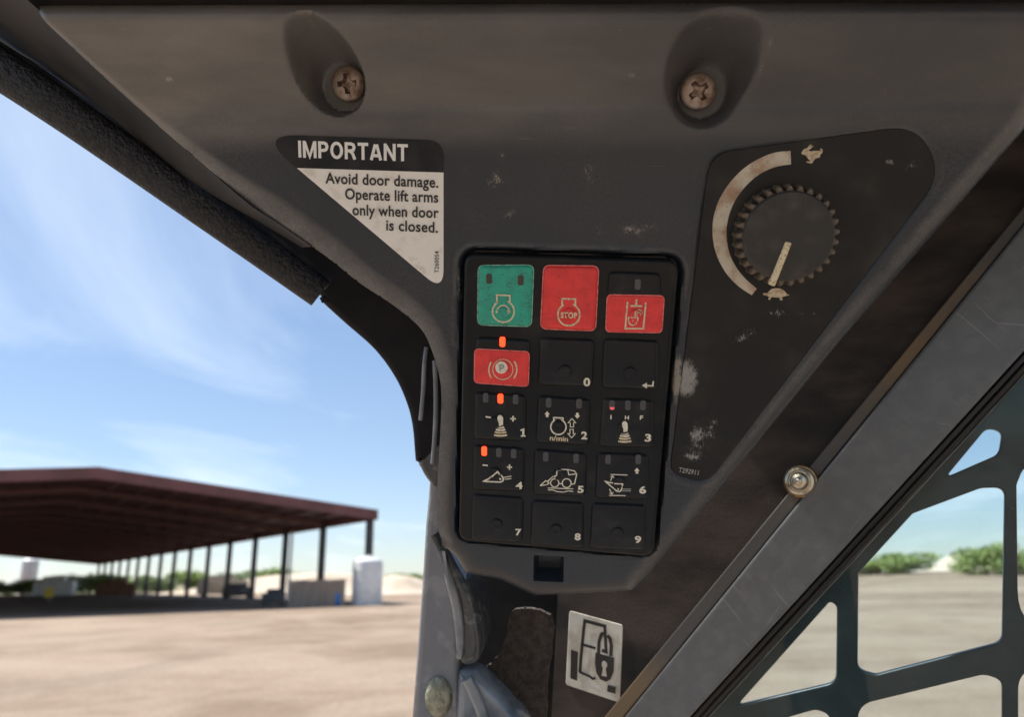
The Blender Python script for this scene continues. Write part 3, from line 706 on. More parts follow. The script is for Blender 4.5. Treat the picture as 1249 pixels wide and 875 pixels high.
# return flange behind the front edge, running back to the door seal
e1 = smoothpath([(-90, -95), (28, -5), (88, 53), (151, 113), (222, 178), (300, 246), (340, 273), (380, 301)], 6)
e2 = smoothpath([(-160, -60), (-10, 44), (60, 86), (118, 128), (180, 180), (240, 226), (315, 270), (368, 302), (392, 318)], 6)
v, f = [], []
for p, q in zip(e1, e2):
    a = at_edge(p, -0.0055); ha = uvh(*p)[2] - 0.0055
    b = PF.uv(q[0], q[1], -0.032)
    for s in (0, .2, .5, 1):
        z = ha + (-0.032 - ha) * s ** 0.8
        pp = PF.uv(p[0] + (q[0] - p[0]) * s, p[1] + (q[1] - p[1]) * s, z); v.append((pp[0], pp[1], z))
n = len(e1)
for i in range(n - 1):
    for j in range(3): f.append((i * 4 + j, i * 4 + j + 1, (i + 1) * 4 + j + 1, (i + 1) * 4 + j))
panel.part('edge_flange', shade(mesh('edge_flange', v, f)), M['trim_under'])

# ---- headliner and roof above
CABP = [('floor', (-0.72, 0.80, -0.72, -0.05, -0.05, 0.0)), ('unseen_rear_bulkhead', (-0.72, 0.80, -0.77, -0.72, -0.05, 0.38)), ('unseen_side_sill', (0.75, 0.80, -0.72, 0.05, 0.0, 0.80)),  # unseen cab parts sized to shape the light, floor bounces sun upwards
        ('corner_post', (0.62, 0.80, -0.77, -0.65, 0.38, 1.55)), ('corner_post', (-0.72, -0.60, -0.77, -0.65, 0.38, 1.55))]
roof = Thing('cab_roof', 'dark grey cab headliner above the trim panel', 'roof', loc=(0, 0, 2.0))
tl, tr_ = [PF.mat @ Vector(uvh(x, y)) for x, y in ((-12, -9), (1420, -16))]
ax_ = (tr_ - tl).normalized(); bk_ = Vector((ax_.y, -ax_.x, 0)).normalized() * 1.0; upv = ax_.cross(bk_); upv = upv if upv.z > 0 else -upv
prof = [(-0.06, 0.012), (-0.012, 0.010), (0.001, 0.006), (0.006, 0.003), (0.014, 0.006), (0.10, 0.03), (0.62, 0.07), (0.62, 0.16), (-0.06, 0.16)]
v, f = [], []
for e in (tl, tr_ + ax_ * 0.12): v += [e + bk_ * y + upv * z - Vector((0, 0, 2.0)) for y, z in prof]
k = len(prof)
for i in range(k): j = (i + 1) % k; f.append((i, j, k + j, k + i))
f += [tuple(reversed(range(k))), tuple(range(k, 2 * k))]
roof.part('headliner', shade(mesh('headliner', v, f), 50), M['headliner'])
yt, zt = tl.y, max(tl.z, tr_.z) - 2.0
roof.part('added_sun_block_plate', boxmesh(0.02, 0.95, yt + 0.06, 0.52, zt + 0.05, zt + 0.10), M['black_frame'])  # hidden behind the trim, added to keep sun off the side wall
# unseen rest of the cab behind the operator, sized to shape the light: rear bulkhead with window opening, floor and sills
cab = Thing('unseen_cab_body', 'unseen dark cab bulkhead and sills with pale bounce floor round the operator', 'cab', loc=(0, 0, 0.45))
for nm, b6 in CABP: cab.part(nm, boxmesh(*b6), M['bounce_floor' if nm == 'floor' else 'cab_inner'])

# ---- screws
def screw_mesh(r, rot):
    n = 56; v, f = [], []; idm = {}
    for j in range(n + 1):
        for i in range(n + 1):
            a, b = -1 + 2 * i / n, -1 + 2 * j / n
            x, y = a * math.sqrt(1 - b * b / 2), b * math.sqrt(1 - a * a / 2); rr = math.hypot(x, y)
            h = 0.34 * math.sqrt(max(0, 1 - (rr * 0.985) ** 2)) ** 0.8
            p, q = x * math.cos(rot) + y * math.sin(rot), -x * math.sin(rot) + y * math.cos(rot)
            arm = max(min(0.15 - abs(p), 0.56 - abs(q)), min(0.15 - abs(q), 0.56 - abs(p)), 0.30 - rr)
            h -= 0.75 * max(0, min(1, arm / 0.07)) * (1 - 0.45 * min(1, rr / 0.56))
            idm[i, j] = len(v); v.append((x * r, y * r, h * r))
    for j in range(n):
        for i in range(n): f.append((idm[i, j], idm[i + 1, j], idm[i + 1, j + 1], idm[i, j + 1]))
    ring = [idm[i, 0] for i in range(n + 1)] + [idm[n, j] for j in range(1, n + 1)] + [idm[i, n] for i in range(n - 1, -1, -1)] + [idm[0, j] for j in range(n - 1, 0, -1)]
    base = len(v); v += [(v[i][0], v[i][1], -0.5 * r) for i in ring]; k = len(ring)
    for i in range(k): j = (i + 1) % k; f.append((ring[j], ring[i], base + i, base + j))
    return shade(mesh('head', v, f), 40)
for (px, py, rot, lab) in ((424, 102, 0.05, 'rusty cross-head screw sunk in the trim pocket above the IMPORTANT label'), (852, 111, 0.62, 'rusty cross-head screw sunk in the trim pocket above the speed dial plate')):
    q = PF.uv(px, py, PZ + 0.002)
    t = Thing('screw', lab, 'screw', PF, (q[0], q[1], PZ + 0.001)); me = screw_mesh(20 * PXM * 1.0, rot); me['shifted'] = 1
    t.part('head', me, M['screw'])
    t.part('shank', shade(mesh('shank', *lathe([(0.003, -0.012), (0.003, 0.0)], 12, (q[0], q[1]), PZ))), M['screw'])

# ---- IMPORTANT label
LH = 0.0006
lt = PF.uv(430, 250, LH); lab = Thing('warning_label', 'triangular black and white IMPORTANT door damage warning sticker', 'label', PF, (lt[0], lt[1], 0.0))
Q = lambda x, y, h=LH: PF.uv(x, y, h)
lo = ccw(roundpoly([Q(312, 163), Q(541, 171), Q(541, 357)], [0.0070, 0.0075, 0.0052], 10))
lab.part('backing', pad(lo, [(0, -0.0003), (0.0001, 0.0003), (0.0002, 0.00035)]), M['label_white'])
def clip(loop, pa, pb):
    """keep the part of a loop to the left of the line pa->pb"""
    out = []; n = len(loop); sd_ = lambda p: (pb[0] - pa[0]) * (p[1] - pa[1]) - (pb[1] - pa[1]) * (p[0] - pa[0])
    for i in range(n):
        a, b = loop[i], loop[(i + 1) % n]; sa, sb = sd_(a), sd_(b)
        if sa >= 0: out.append(a)
        if sa * sb < 0: t = sa / (sa - sb); out.append((a[0] + (b[0] - a[0]) * t, a[1] + (b[1] - a[1]) * t))
    return out
band = clip(lo, Q(320, 203.5), Q(545, 210.5))
lab.part('header_band', polyfill([inset(band, 0.0)], 0.00050), M['label_black'])
HV = {'I': (0.2, [[(.1, 0), (.1, 1)]]), 'M': (0.86, [[(.1, 0), (.1, 1)], [(.76, 0), (.76, 1)], [(.13, .93), (.43, .08), (.73, .93)]]), 'P': (0.66, [[(.1, 0), (.1, 1)], [(.1, .91), (.36, .91), (.5, .86), (.56, .70), (.5, .53), (.36, .47), (.1, .47)]]),
      'O': (0.80, [[(.4 + .3 * math.cos(q * math.pi / 14), .5 + .42 * math.sin(q * math.pi / 14)) for q in range(29)]]), 'R': (0.72, [[(.1, 0), (.1, 1)], [(.1, .91), (.38, .91), (.53, .86), (.58, .71), (.53, .56), (.38, .50), (.1, .50)], [(.34, .48), (.48, .36), (.62, 0)]]),
      'T': (0.64, [[(.32, 0), (.32, .86)], [(0, .91), (.64, .91)]]), 'A': (0.76, [[(.09, 0), (.34, .93)], [(.42, .93), (.67, 0)], [(.2, .27), (.56, .27)]]), 'N': (0.74, [[(.1, 0), (.1, 1)], [(.64, 0), (.64, 1)], [(.13, .9), (.61, .1)]])}
def heavy(s, pl, pr, z, cap):
    adv = sum(HV[c][0] for c in s) + 0.085 * (len(s) - 1); e = Vector((pr[0] - pl[0], pr[1] - pl[1])); k = e.length / adv; e.normalize(); nr = Vector((-e.y, e.x))
    v, f, x, j = [], [], 0, 0
    for c in s:
        for ln in HV[c][1]:
            pts = [(pl[0] + e.x * (x + a) * k + nr.x * b * cap, pl[1] + e.y * (x + a) * k + nr.y * b * cap) for a, b in ln]
            vv, ff_ = strokes([pts], 0.185 * cap, z + 2e-5 * (j % 4)); j += 1
            f += [tuple(q + len(v) for q in t_) for t_ in ff_]; v += vv
        x += HV[c][0] + 0.085
    return v, f
lab.part('lettering', heavy('IMPORTANT', Q(364, 192), Q(497.5, 196.8), 0.0007, 19.0 * PXM), M['white_ink'])
for s, a, b in (('Avoid door damage.', (397, 223.4), (534.5, 228.8)), ('Operate lift arms', (421, 242.7), (534.5, 247)), ('only when door', (430, 262.2), (535, 265.8)), ('is closed.', (471, 280.8), (534, 283.8))):
    lab.part('lettering', text('lettering', s, Q(*a), Q(*b), 0.0007, 12.8 * PXM, 0.018, 1.04), M['ink'])
lab.part('lettering', text('lettering', 'T260054', Q(535.2, 333), Q(535.2, 306.5), 0.0007, 5.2 * PXM, 0.006, 1.1), M['ink'])

# ---- speed dial
dq = PF.uv(962, 290); dial = Thing('speed_dial', 'round black ribbed speed knob on a triangular black plate with rabbit and tortoise marks', 'dial', PF, (dq[0], dq[1], 0.0))
PH = -0.0002
def spo(px, py, rx, ry, th):
    a = PF.uv(px, py, PH); return (a[0] - dq[0], a[1] - dq[1], rx * PXM, ry * PXM, th)
scuffs(M['plate'], [spo(838, 462, 16, 27, 0.46), spo(852, 537, 26, 30, 0.60), spo(868, 520, 9, 24, 0.57), spo(846, 558, 20, 8, 0.57), spo(907, 411, 28, 15, 0.63), spo(1111, 200, 14, 10, 0.60), spo(955, 382, 50, 10, 0.64), spo(1086, 197, 7, 5, 0.56)], (0.42, 0.41, 0.39), 800)
dial.part('dial_plate', pad(plate_uv, [(0.0, -0.0022), (0.00002, -0.0004), (0.0003, PH)]), M['plate'])
ZP = PH + 0.00012
A = lambda x, y: PF.uv(860 + x / 3.645, 140 + y / 3.646, ZP)
cen = (336, 480)
outer = smoothpath([(380, 160), (310, 168), (240, 195), (170, 240), (108, 305), (62, 380), (37, 460), (34, 540), (50, 620), (90, 700), (145, 760), (208, 803)], 5)
inner = smoothpath([(382, 220), (320, 230), (262, 253), (205, 293), (158, 345), (122, 405), (101, 470), (95, 530), (104, 600), (130, 665), (175, 725), (230, 774)], 5)
v = [(*A(*p), ZP) for p in outer] + [(*A(*p), ZP) for p in inner]; n = len(outer)
dial.part('range_arc', (v, [(n + i, n + i + 1, i + 1, i) for i in range(n - 1)]), M['arc'])
rab = [(428, 168), (440, 152), (452, 150), (462, 136), (474, 130), (472, 140), (484, 137), (470, 150), (460, 156), (466, 162), (486, 160), (502, 160), (512, 158), (512, 149), (520, 150), (524, 160), (519, 172), (510, 178), (513, 188), (500, 192), (488, 196), (480, 208), (474, 217), (462, 215), (450, 211), (452, 206), (464, 208), (466, 202), (458, 196), (452, 186), (444, 178), (432, 176)]
tor = [(255, 797), (262, 792), (276, 795), (284, 785), (296, 775), (315, 771), (338, 774), (354, 785), (362, 796), (376, 803), (362, 806), (348, 809), (342, 815), (346, 824), (334, 825), (330, 814), (308, 812), (294, 812), (290, 823), (280, 822), (284, 811), (274, 805), (262, 803)]
dial.part('rabbit_mark', polyfill([[A(*p) for p in rab]], ZP), M['critter'])
dial.part('tortoise_mark', polyfill([[A(*p) for p in tor]], ZP), M['critter'])
dial.part('lettering', text('lettering', 'T292911', PF.uv(827.5, 576.0, ZP), PF.uv(851.5, 580, ZP), ZP, 6.4 * PXM, 0.022, 1.1), M['small_print'])
KZ = 0.0120
kc = PF.uv(962.5, 288.5, KZ); KR = 51.5 * PXM * 0.952
knob = dial.part('knob', shade(mesh('knob', *lathe([(KR * 1.10, ZP - 0.0003), (KR * 1.10, 0.0012), (KR * 1.0, 0.0016), (KR, KZ - 0.0016), (KR * 0.985, KZ - 0.0006), (KR * 0.95, KZ - 0.0001), (KR * 0.6, KZ + 0.0001), (KR * 0.2, KZ + 0.0001)], 72, kc)), 30), M['knob'])
# one rib, shared by all
rv, rf = [], []
rp = [(-0.0015, -0.0004), (-0.0014, 0.0013), (-0.0008, 0.0026), (0, 0.0030), (0.0008, 0.0026), (0.0014, 0.0013), (0.0015, -0.0004)]
for z, q in ((0.0014, 1.0), (KZ - 0.0034, 1.0), (KZ - 0.0012, 0.66)):
    rv += [(x * (0.9 if q < 1 else 1), y * q, z) for x, y in rp]
kk = len(rp)
for a_ in range(2):
    for i in range(kk - 1): rf.append((a_ * kk + i, (a_ + 1) * kk + i, (a_ + 1) * kk + i + 1, a_ * kk + i + 1))
rf.append(tuple(reversed(range(2 * kk, 3 * kk)))); rf.append(tuple(range(kk)))
ribm = shade(mesh('grip_rib', rv, rf), 60); ribm['shifted'] = 1
for i in range(29):
    an = 2 * math.pi * i / 29 + 0.1
    o = dial.part('grip_rib', ribm, M['rib'], knob); o.location = (kc[0] - dq[0] + KR * 0.985 * math.cos(an), kc[1] - dq[1] + KR * 0.985 * math.sin(an), 0); o.rotation_euler.z = an - math.pi / 2
B2 = lambda x, y: PF.uv(860 + x / 3.645, 140 + y / 3.646, KZ)
ptr = roundpoly([B2(357, 563), B2(384, 570), B2(308, 764), B2(280, 753)], 0.0007, 3)
dial.part('pointer', pad(ptr, [(0, KZ - 0.001), (0.0, KZ + 0.0006), (0.0003, KZ + 0.0009)]), M['print_worn'], knob)

# ---- keypad
kq = PF.uv(688, 490); keyp = Thing('control_keypad', 'black rubber control keypad with green and red start and stop keys and numbered keys', 'keypad', PF, (kq[0], kq[1], 0.0))
keyp.part('housing', shade(mesh('housing', *pad(kp, [(0.0, -0.0062), (0.0, KH - 0.0016), (0.0003, KH - 0.0008), (0.0009, KH - 0.0002), (0.0018, KH)])), 60), M['keypad'])
KT = KH + 0.0015                                 # key top
K = lambda x, y: PF.uv(x, y, KT)
NR = 7.6 * PXM
def nubz(nub, top):
    c = K(*nub)
    def Z(x, y):
        r = math.hypot(x - c[0], y - c[1]) / NR
        return KT + top + (0.0010 * (1 - max(0, min(1, (r - 0.72) / 0.28)) ** 2) if r < 1 else 0.0)
    return Z
def key(quad, nub, lamps=(), colour=None, face=None, label=None):
    lp = ccw(roundpoly([K(*p) for p in quad], 0.0030, 7))
    full = colour and not face
    ob = keyp.part('key', shade(mesh('key', *pad(lp, [(-0.0003, KH - 0.0004), (0.0002, KH + 0.0003), (0.0007, KT - 0.0005), (0.0013, KT - 0.00015), (0.0021, KT)])), 60), M[colour] if full else M['key'], label=label)
    if full:
        keyp.part('key_rim', strokes([lp + [lp[0]]], 0.0005, KH + 0.0006), M[colour + '_rim'], ob)
    if face:
        fl = ccw(roundpoly([K(*p) for p in face], 0.0022, 6))
        keyp.part('colour_cap', shade(mesh('colour_cap', *pad(fl, [(-0.0001, KT - 0.0008), (0.0003, KT + 0.0003), (0.0009, KT + 0.00045)])), 60), M[colour], ob)
        keyp.part('key_rim', strokes([fl + [fl[0]]], 0.00045, KT + 0.00034), M[colour + '_rim'], ob)
    c = K(*nub); z0 = KT + (0.00045 if face else 0)
    prof = [(NR, z0 - 0.0003), (NR * 0.99, z0 + 0.0004), (NR * 0.9, z0 + 0.0008), (NR * 0.74, z0 + 0.0010), (NR * 0.5, z0 + 0.0008)]
    keyp.part('nub', shade(mesh('nub', *lathe(prof, 24, c)), 70), M[colour] if colour else M['key'], ob)
    for (x, y, kind) in lamps:
        q = K(x, y); w, h = 3.4 * PXM, 6.0 * PXM
        ll = roundpoly([(q[0] - w, q[1] - h), (q[0] + w, q[1] - h), (q[0] + w, q[1] + h), (q[0] - w, q[1] + h)], w * 0.8, 5)
        lm = keyp.part('indicator_lamp', pad(ll, [(0, KT - 0.0005), (0, KT + 0.0001), (0.0003, KT + 0.00022)]), M[{'on': 'lamp_on', 'off': 'lamp_off', 'dark': 'lamp_dark', 'pink': 'lamp_off'}[kind]], ob, label='lit red indicator lamp' if kind == 'on' else None)
        if kind == 'pink':
            keyp.part('lamp_glow', polyfill([[(q[0] - w * .75, q[1] - h * .7), (q[0] - w * .3, q[1] - h * .9), (q[0] + w * .3, q[1] - h * .9), (q[0] + w * .75, q[1] - h * .7), (q[0] + w * .75, q[1] - h * .35), (q[0] - w * .75, q[1] - h * .35)]], KT + 0.0003), M['lamp_pink'], ob)
    return ob, nubz(nub, (0.00045 if face else 0) + 0.00013)
def art(ob, lines, zf, w=1.7, m='print', fills=(), name='symbol'):
    if lines: keyp.part(name, strokes([{'p': [K(*q) for q in (l['p'] if isinstance(l, dict) else l)], 'w': (l['w'] if isinstance(l, dict) else w) * PXM} for l in lines], 0, zf, 0.0005), M[m], ob)
    if fills: keyp.part(name, polyfill([[K(*q) for q in l] for l in fills], zf), M[m], ob)
def digit(ob, s, x0, x1, base, cap, zf):
    keyp.part('number', text('number', s, K(x0, base), K(x1, base + (x1 - x0) * 0.04), zf, cap * PXM, 0.035), M['print'], ob)
def arc(cx, cy, rx, a0, a1, n=22, ry=None):
    ry = ry or rx
    return [(cx + rx * math.cos(math.radians(a0 + (a1 - a0) * i / n)), cy - ry * math.sin(math.radians(a0 + (a1 - a0) * i / n))) for i in range(n + 1)]
def Zr(ox, oy, sx, sy=None): return lambda x, y: (ox + x / sx, oy + y / (sy or sx))
ZA, ZB, ZC, ZD, ZE, ZF = Zr(560, 310, 7.806), Zr(700, 310, 7.806), Zr(560, 405, 6.25), Zr(640, 405, 6.2526), Zr(560, 535, 6.0375), Zr(690, 535, 6.036)

# engine start (green)
ob, z = key([(583, 324), (651, 323.5), (648, 399), (582, 397)], (614, 382), [(596.5, 340, 'dark'), (635, 342, 'dark')], 'green', label='worn green engine start key')
eng = lambda c, r, bw, bt: arc(c[0], c[1], r, 122, 122 + 302, 34) + [(c[0] + bw, c[1] - r * 0.84), (c[0] + bw, bt), (c[0] - bw * 1.02, bt - 0.6), (c[0] - bw * 1.0, c[1] - r * 0.84)] + [(c[0] + r * math.cos(math.radians(122)), c[1] - r * math.sin(math.radians(122)))]
art(ob, [eng((614, 380), 13.2, 7.9, 360.6)], z, 1.9, 'print_worn')
art(ob, [arc(613.8, 380.5, 7.6, 185, 5)], z, 1.9, 'print_worn', [[(618.5, 378.2), (623.6, 379.6), (620.2, 383.4)], [(604.6, 379), (608, 380.5), (605, 382.8)]])
# stop (red)
ob, z = key([(663, 324), (730.4, 324.8), (726.5, 404.3), (659, 401.7)], (694, 383.7), (), 'red', label='large red engine stop key')
art(ob, [eng((693.8, 384), 13.4, 8.0, 365)], z, 1.9, 'print_worn')
keyp.part('lettering', text('lettering', 'STOP', K(684, 387.3), K(704, 387.6), KT + 0.0013, 7.2 * PXM, 0.04, 1.1), M['print_worn'], ob)
# hydraulic lock (red)
ob, z = key([(742, 331), (806, 333), (807.4, 406), (738.4, 404.9)], (775.6, 385), [(777.9, 347, 'off')], 'red', [(740.6, 359.4), (810.3, 360.7), (807.2, 406), (738.6, 404.8)], label='black and red hydraulic lock key')
art(ob, [[ZB(510, 455), ZB(488, 708), ZB(660, 708), ZB(684, 460)], [ZB(597, 430), ZB(592, 492)], [ZB(535, 492), ZB(650, 494)]], z, 1.9, 'print_worn')
art(ob, [[ZB(520, 600), ZB(520, 640), ZB(535, 668), ZB(560, 678), ZB(590, 664), ZB(605, 635), ZB(608, 600), ZB(520, 600)], arc(*ZB(614, 568), 4.4, 215, -15, 14, 5.2), {'p': arc(*ZB(614, 572), 2.2, 220, -10, 10, 3), 'w': 0.9}, [ZB(562, 620), ZB(562, 646)]], z, 1.3, 'print_worn')
# parking brake (red)
ob, z = key([(580, 411), (647, 415), (645, 472), (578, 467.5)], (612, 448), [(612.8, 417.3, 'on')], 'red', [(579, 425.5), (645.8, 429), (644.5, 471.6), (578.4, 467)], label='black and red parking brake key')
art(ob, [arc(613.5, 450.5, 12.3, 0, 360, 30)], z, 1.0, 'print_worn')
art(ob, [arc(613.5, 451, 17.0, 145, 215, 12), arc(613.5, 450.5, 17.0, 35, -40, 12)], z, 1.7, 'print_worn')
art(ob, [], KT + 0.00045 + 0.0011, 1, 'print', [arc(612, 447.6, 7.4, 0, 345, 22)])
art(ob, [[(610.4, 451.5), (610.4, 444.5), (613.5, 444.5), (614.8, 446.4), (613.5, 448.4), (610.4, 448.4)]], KT + 0.00045 + 0.0013, 1.7, 'small_print')
# 0 and enter
ob, z = key([(657.9, 412), (725.8, 414.5), (723, 473.4), (655.3, 471)], (689, 453)); digit(ob, '0', 711.5, 719.8, 470.7, 10.4, z)
ob, z = key([(736, 413), (804, 415.8), (804, 477), (733.4, 474.7)], (768.7, 455.4))
art(ob, [[(796.8, 465.2), (796.3, 470.8), (788, 470.6)]], z, 1.7, 'print', [[(783, 470.3), (789, 466.8), (789, 474.2)]])
# 1
ob, z = key([(578.6, 478.5), (641.9, 483), (641.9, 540), (577, 537)], (604.5, 515.5), [(592.5, 485.5, 'off'), (610.4, 486.6, 'on'), (629, 487.4, 'off')])
def joystick(ob, Z, ox, oy, z):
    art(ob, [], KT + 0.0012, 1, 'print', [[Z(ox + p[0], oy + p[1]) for p in ((-22, -60), (-12, -75), (8, -76), (20, -60), (22, -40), (20, 2), (-10, 8), (-12, -20), (-20, -36))]])
    for i, (w, y) in enumerate(((28, 22), (36, 40), (44, 60), (50, 82))):
        art(ob, [[Z(ox - w, oy + y), Z(ox - w * 0.4, oy + y + 5), Z(ox + w * 0.4, oy + y + 5), Z(ox + w, oy + y)]], z, 2.3, 'print_worn' if i > 1 else 'print')
joystick(ob, ZC, 316, 705, z)
art(ob, [[ZC(202, 647), ZC(242, 653)], [ZC(390, 662), ZC(433, 664)], [ZC(412, 641), ZC(410, 684)]], z, 1.9)
art(ob, [{'p': [(638.4, 522.8), (638.2, 532.8)], 'w': 2.5}, {'p': [(634.9, 525.4), (638.6, 523.4)], 'w': 1.9}, {'p': [(635.2, 532.0), (641.0, 532.2)], 'w': 1.8}], z, name='number')
# 2
ob, z = key([(655.7, 483), (720.6, 487.8), (719, 545), (652.7, 541.8)], (681, 521), [(669.3, 491.4, 'off'), (706.4, 492.7, 'off')])
art(ob, [eng((681.1, 521), 9.3, 5.6, 510.2)], z, 1.8)
aup = lambda cx, cy, s=1: [(cx, cy - 5.2 * s), (cx + 4.6, cy - .2 * s), (cx + 2.0, cy - .2 * s), (cx + 2.0, cy + 5.0 * s), (cx - 2.0, cy + 5.0 * s), (cx - 2.0, cy - .2 * s), (cx - 4.6, cy - .2 * s), (cx, cy - 5.2 * s)]
art(ob, [aup(697.6, 516), aup(697.2, 529, -1)], z, 1.0)
s_up = lambda cx, cy, s=1: [(cx, cy - 3.8 * s), (cx + 3.4, cy + .2 * s), (cx + 1.6, cy + .2 * s), (cx + 1.6, cy + 3.4 * s), (cx - 1.6, cy + 3.4 * s), (cx - 1.6, cy + .2 * s), (cx - 3.4, cy + .2 * s)]
art(ob, [], z, 1, 'print', [s_up(667.4, 505.6), s_up(704.2, 507.2, -1)])
keyp.part('lettering', text('lettering', 'n/min', K(670.6, 537.2), K(692.8, 538.6), z, 6.6 * PXM, 0.025), M['print_worn'], ob)
digit(ob, '2', 708.8, 716.2, 535.6, 10.0, z)
# 3
ob, z = key([(734.4, 486), (797.7, 489), (797.7, 548), (729.8, 546.4)], (760.5, 522.6), [(746.7, 494.6, 'pink'), (765.9, 494.6, 'off'), (784.4, 494.6, 'off')])
joystick(ob, ZD, 763, 752, z)
keyp.part('lettering', text('lettering', 'I', K(744.4, 511.4), K(746.0, 511.4), z, 5.4 * PXM, 0.02), M['print'], ob)
keyp.part('lettering', text('lettering', 'H', K(762, 511.8), K(767, 512), z, 5.0 * PXM, 0.03), M['print'], ob)
keyp.part('lettering', text('lettering', 'F', K(780.3, 512), K(784.2, 512.2), z, 5.4 * PXM, 0.03), M['print'], ob)
digit(ob, '3', 786.3, 794.0, 538.4, 9.8, z)
# 4
ob, z = key([(577, 543.3), (640.3, 548), (638.8, 602), (575.5, 599)], (604, 577.5), [(590.6, 550.7, 'on'), (608.5, 552.4, 'off'), (626.6, 553.6, 'off')])
art(ob, [[ZE(178, 316), ZE(215, 300), ZE(285, 240), ZE(326, 292), ZE(322, 314), ZE(305, 322), ZE(205, 318), ZE(178, 316)]], z, 1.8)
art(ob, [[ZE(330, 288), ZE(385, 278)], [ZE(335, 302), ZE(385, 296)], arc(*ZE(303, 299), 0.7, 0, 360, 8)], z, 1.2)
art(ob, [[ZE(173, 196), ZE(212, 200)], [ZE(352, 211), ZE(390, 213)], [ZE(372, 192), ZE(370, 232)]], z, 1.8)
digit(ob, '4', 629, 637.4, 596.4, 9.8, z)
# 5
ob, z = key([(651, 548), (716, 554), (714.4, 608), (649.6, 605)], (682, 579), [(665.7, 557.4, 'off'), (702.8, 559.4, 'off')])
art(ob, [[ZE(700, 300), ZE(708, 270), ZE(718, 268), ZE(722, 228), ZE(800, 230), ZE(850, 240), ZE(866, 264), ZE(850, 334), ZE(828, 338)], [ZE(800, 232), ZE(808, 268), ZE(862, 262)], [ZE(600, 345), ZE(638, 312), ZE(658, 322), ZE(650, 340), ZE(600, 348), ZE(600, 345)], [ZE(650, 318), ZE(704, 270)], [ZE(652, 336), ZE(670, 328)], [ZE(735, 334), ZE(756, 334)],
         arc(*ZE(704, 328), 5.0, 0, 360, 20), arc(*ZE(792, 330), 5.4, 0, 360, 20)], z, 1.35)
art(ob, [[ZE(652, 366), ZE(840, 372)], [ZE(655, 380), ZE(690, 380), ZE(720, 392), ZE(770, 396), ZE(805, 386), ZE(840, 392)]], z, 1.2)
digit(ob, '5', 704.4, 711.8, 601, 9.4, z)
# 6
ob, z = key([(728.3, 552.6), (791.5, 555.7), (791.5, 611), (725.2, 609.7)], (755, 588), [(741.9, 560.7, 'off'), (778.6, 560.7, 'off')])
art(ob, [[ZF(290, 316), ZF(325, 326), ZF(418, 330), ZF(412, 375), ZF(398, 392), ZF(375, 388), ZF(340, 358), ZF(290, 316)]], z, 1.6)
art(ob, [[ZF(330, 266), ZF(455, 270)], [ZF(320, 420), ZF(440, 422)], [ZF(330, 312), ZF(346, 276)], [ZF(330, 284), ZF(346, 276), ZF(356, 292)], [ZF(322, 372), ZF(342, 412)], [ZF(322, 402), ZF(342, 412), ZF(350, 396)], arc(*ZF(386, 374), 0.5, 0, 360, 8)], z, 1.15)
art(ob, [[ZF(412, 374), ZF(480, 374)], [ZF(412, 387), ZF(480, 387)]], z, 1.2, 'small_print')
art(ob, [], z, 1, 'print', [s_up(776.9, 574.6)])
digit(ob, '6', 779.5, 788, 601.8, 9.8, z)
# 7 8 9
ob, z = key([(575.5, 603.5), (638.8, 608), (637.2, 663.7), (574, 660.6)], (606, 640)); digit(ob, '7', 628.7, 636, 653, 9.2, z)
ob, z = key([(648, 611), (712.8, 614.3), (711.3, 670), (646.5, 667)], (678.5, 646.4)); digit(ob, '8', 700.8, 708.2, 658.8, 9.6, z)
ob, z = key([(722, 614.3), (788.5, 617.4), (787, 673), (719, 670)], (753, 650.5)); digit(ob, '9', 774, 782, 662.2, 9.6, z)

# screw at the back of the chin notch
q = PF.uv(669, 692, -0.012); t = Thing('screw', 'small dark screw deep in the notch under the keypad', 'screw', PF, (q[0], q[1], -0.012))
me = screw_mesh(0.0032, 0.4); me['shifted'] = 1; t.part('head', me, M['black_frame'])

# ---- door seal, frame and pillar at the front opening
def w3(lst): return [P(a, b, D) for a, b, D in lst]
sp = smoothpath([(-150, 5, .345), (-60, 48, .352), (0, 84, .358), (80, 137, .364), (160, 193, .372), (240, 250, .38), (320, 307, .39), (391, 358, .398)], 8)
seal = Thing('door_seal', 'thick pebbled black rubber door seal along the front opening', 'seal', loc=P(391, 358, .398))
ro = Matrix.Translation(-P(391, 358, .398))
pts = [P(*p) for p in sp]; k = len(pts)
me = shade(mesh('seal_bulb', *tube(pts, [0.0108 - 0.0026 * i / k for i in range(k)], 20, True, 0.62)), 50); me.transform(ro); seal.part('seal_bulb', me, M['seal'])
sp2 = smoothpath([(-150, -25, .352), (-60, 22, .358), (0, 62, .365), (80, 113, .372), (160, 170, .380), (240, 227, .388), (330, 294, .398), (402, 346, .408)], 8)
me = shade(mesh('seal_lip', *tube([P(*p) for p in sp2], 0.0042, 10, True, 0.6)), 50); me.transform(ro); seal.part('seal_lip', me, M['seal_smooth'])

fr = Frame(470, 420, 0.43, -0.05, -0.05)
fq = fr.uv(470, 420); frame = Thing('door_frame', 'black curved cab door frame behind the trim panel', 'frame', fr)
fo = [fr.uv(*p) for p in smoothpath([(-150, -60), (100, 130), (250, 250), (380, 350), (391, 366), (420, 393), (457, 426), (482, 460), (497, 493.5), (503.4, 521), (506, 550), (507, 562)], 5)] + [fr.uv(*p) for p in ((530, 575), (560, 560), (600, 400), (600, 250), (300, -60))]
frame.part('frame_plate', filled('frame_plate', [ccw(fo)], -0.03, 0.004, 0.004, 3), M['black_frame'])

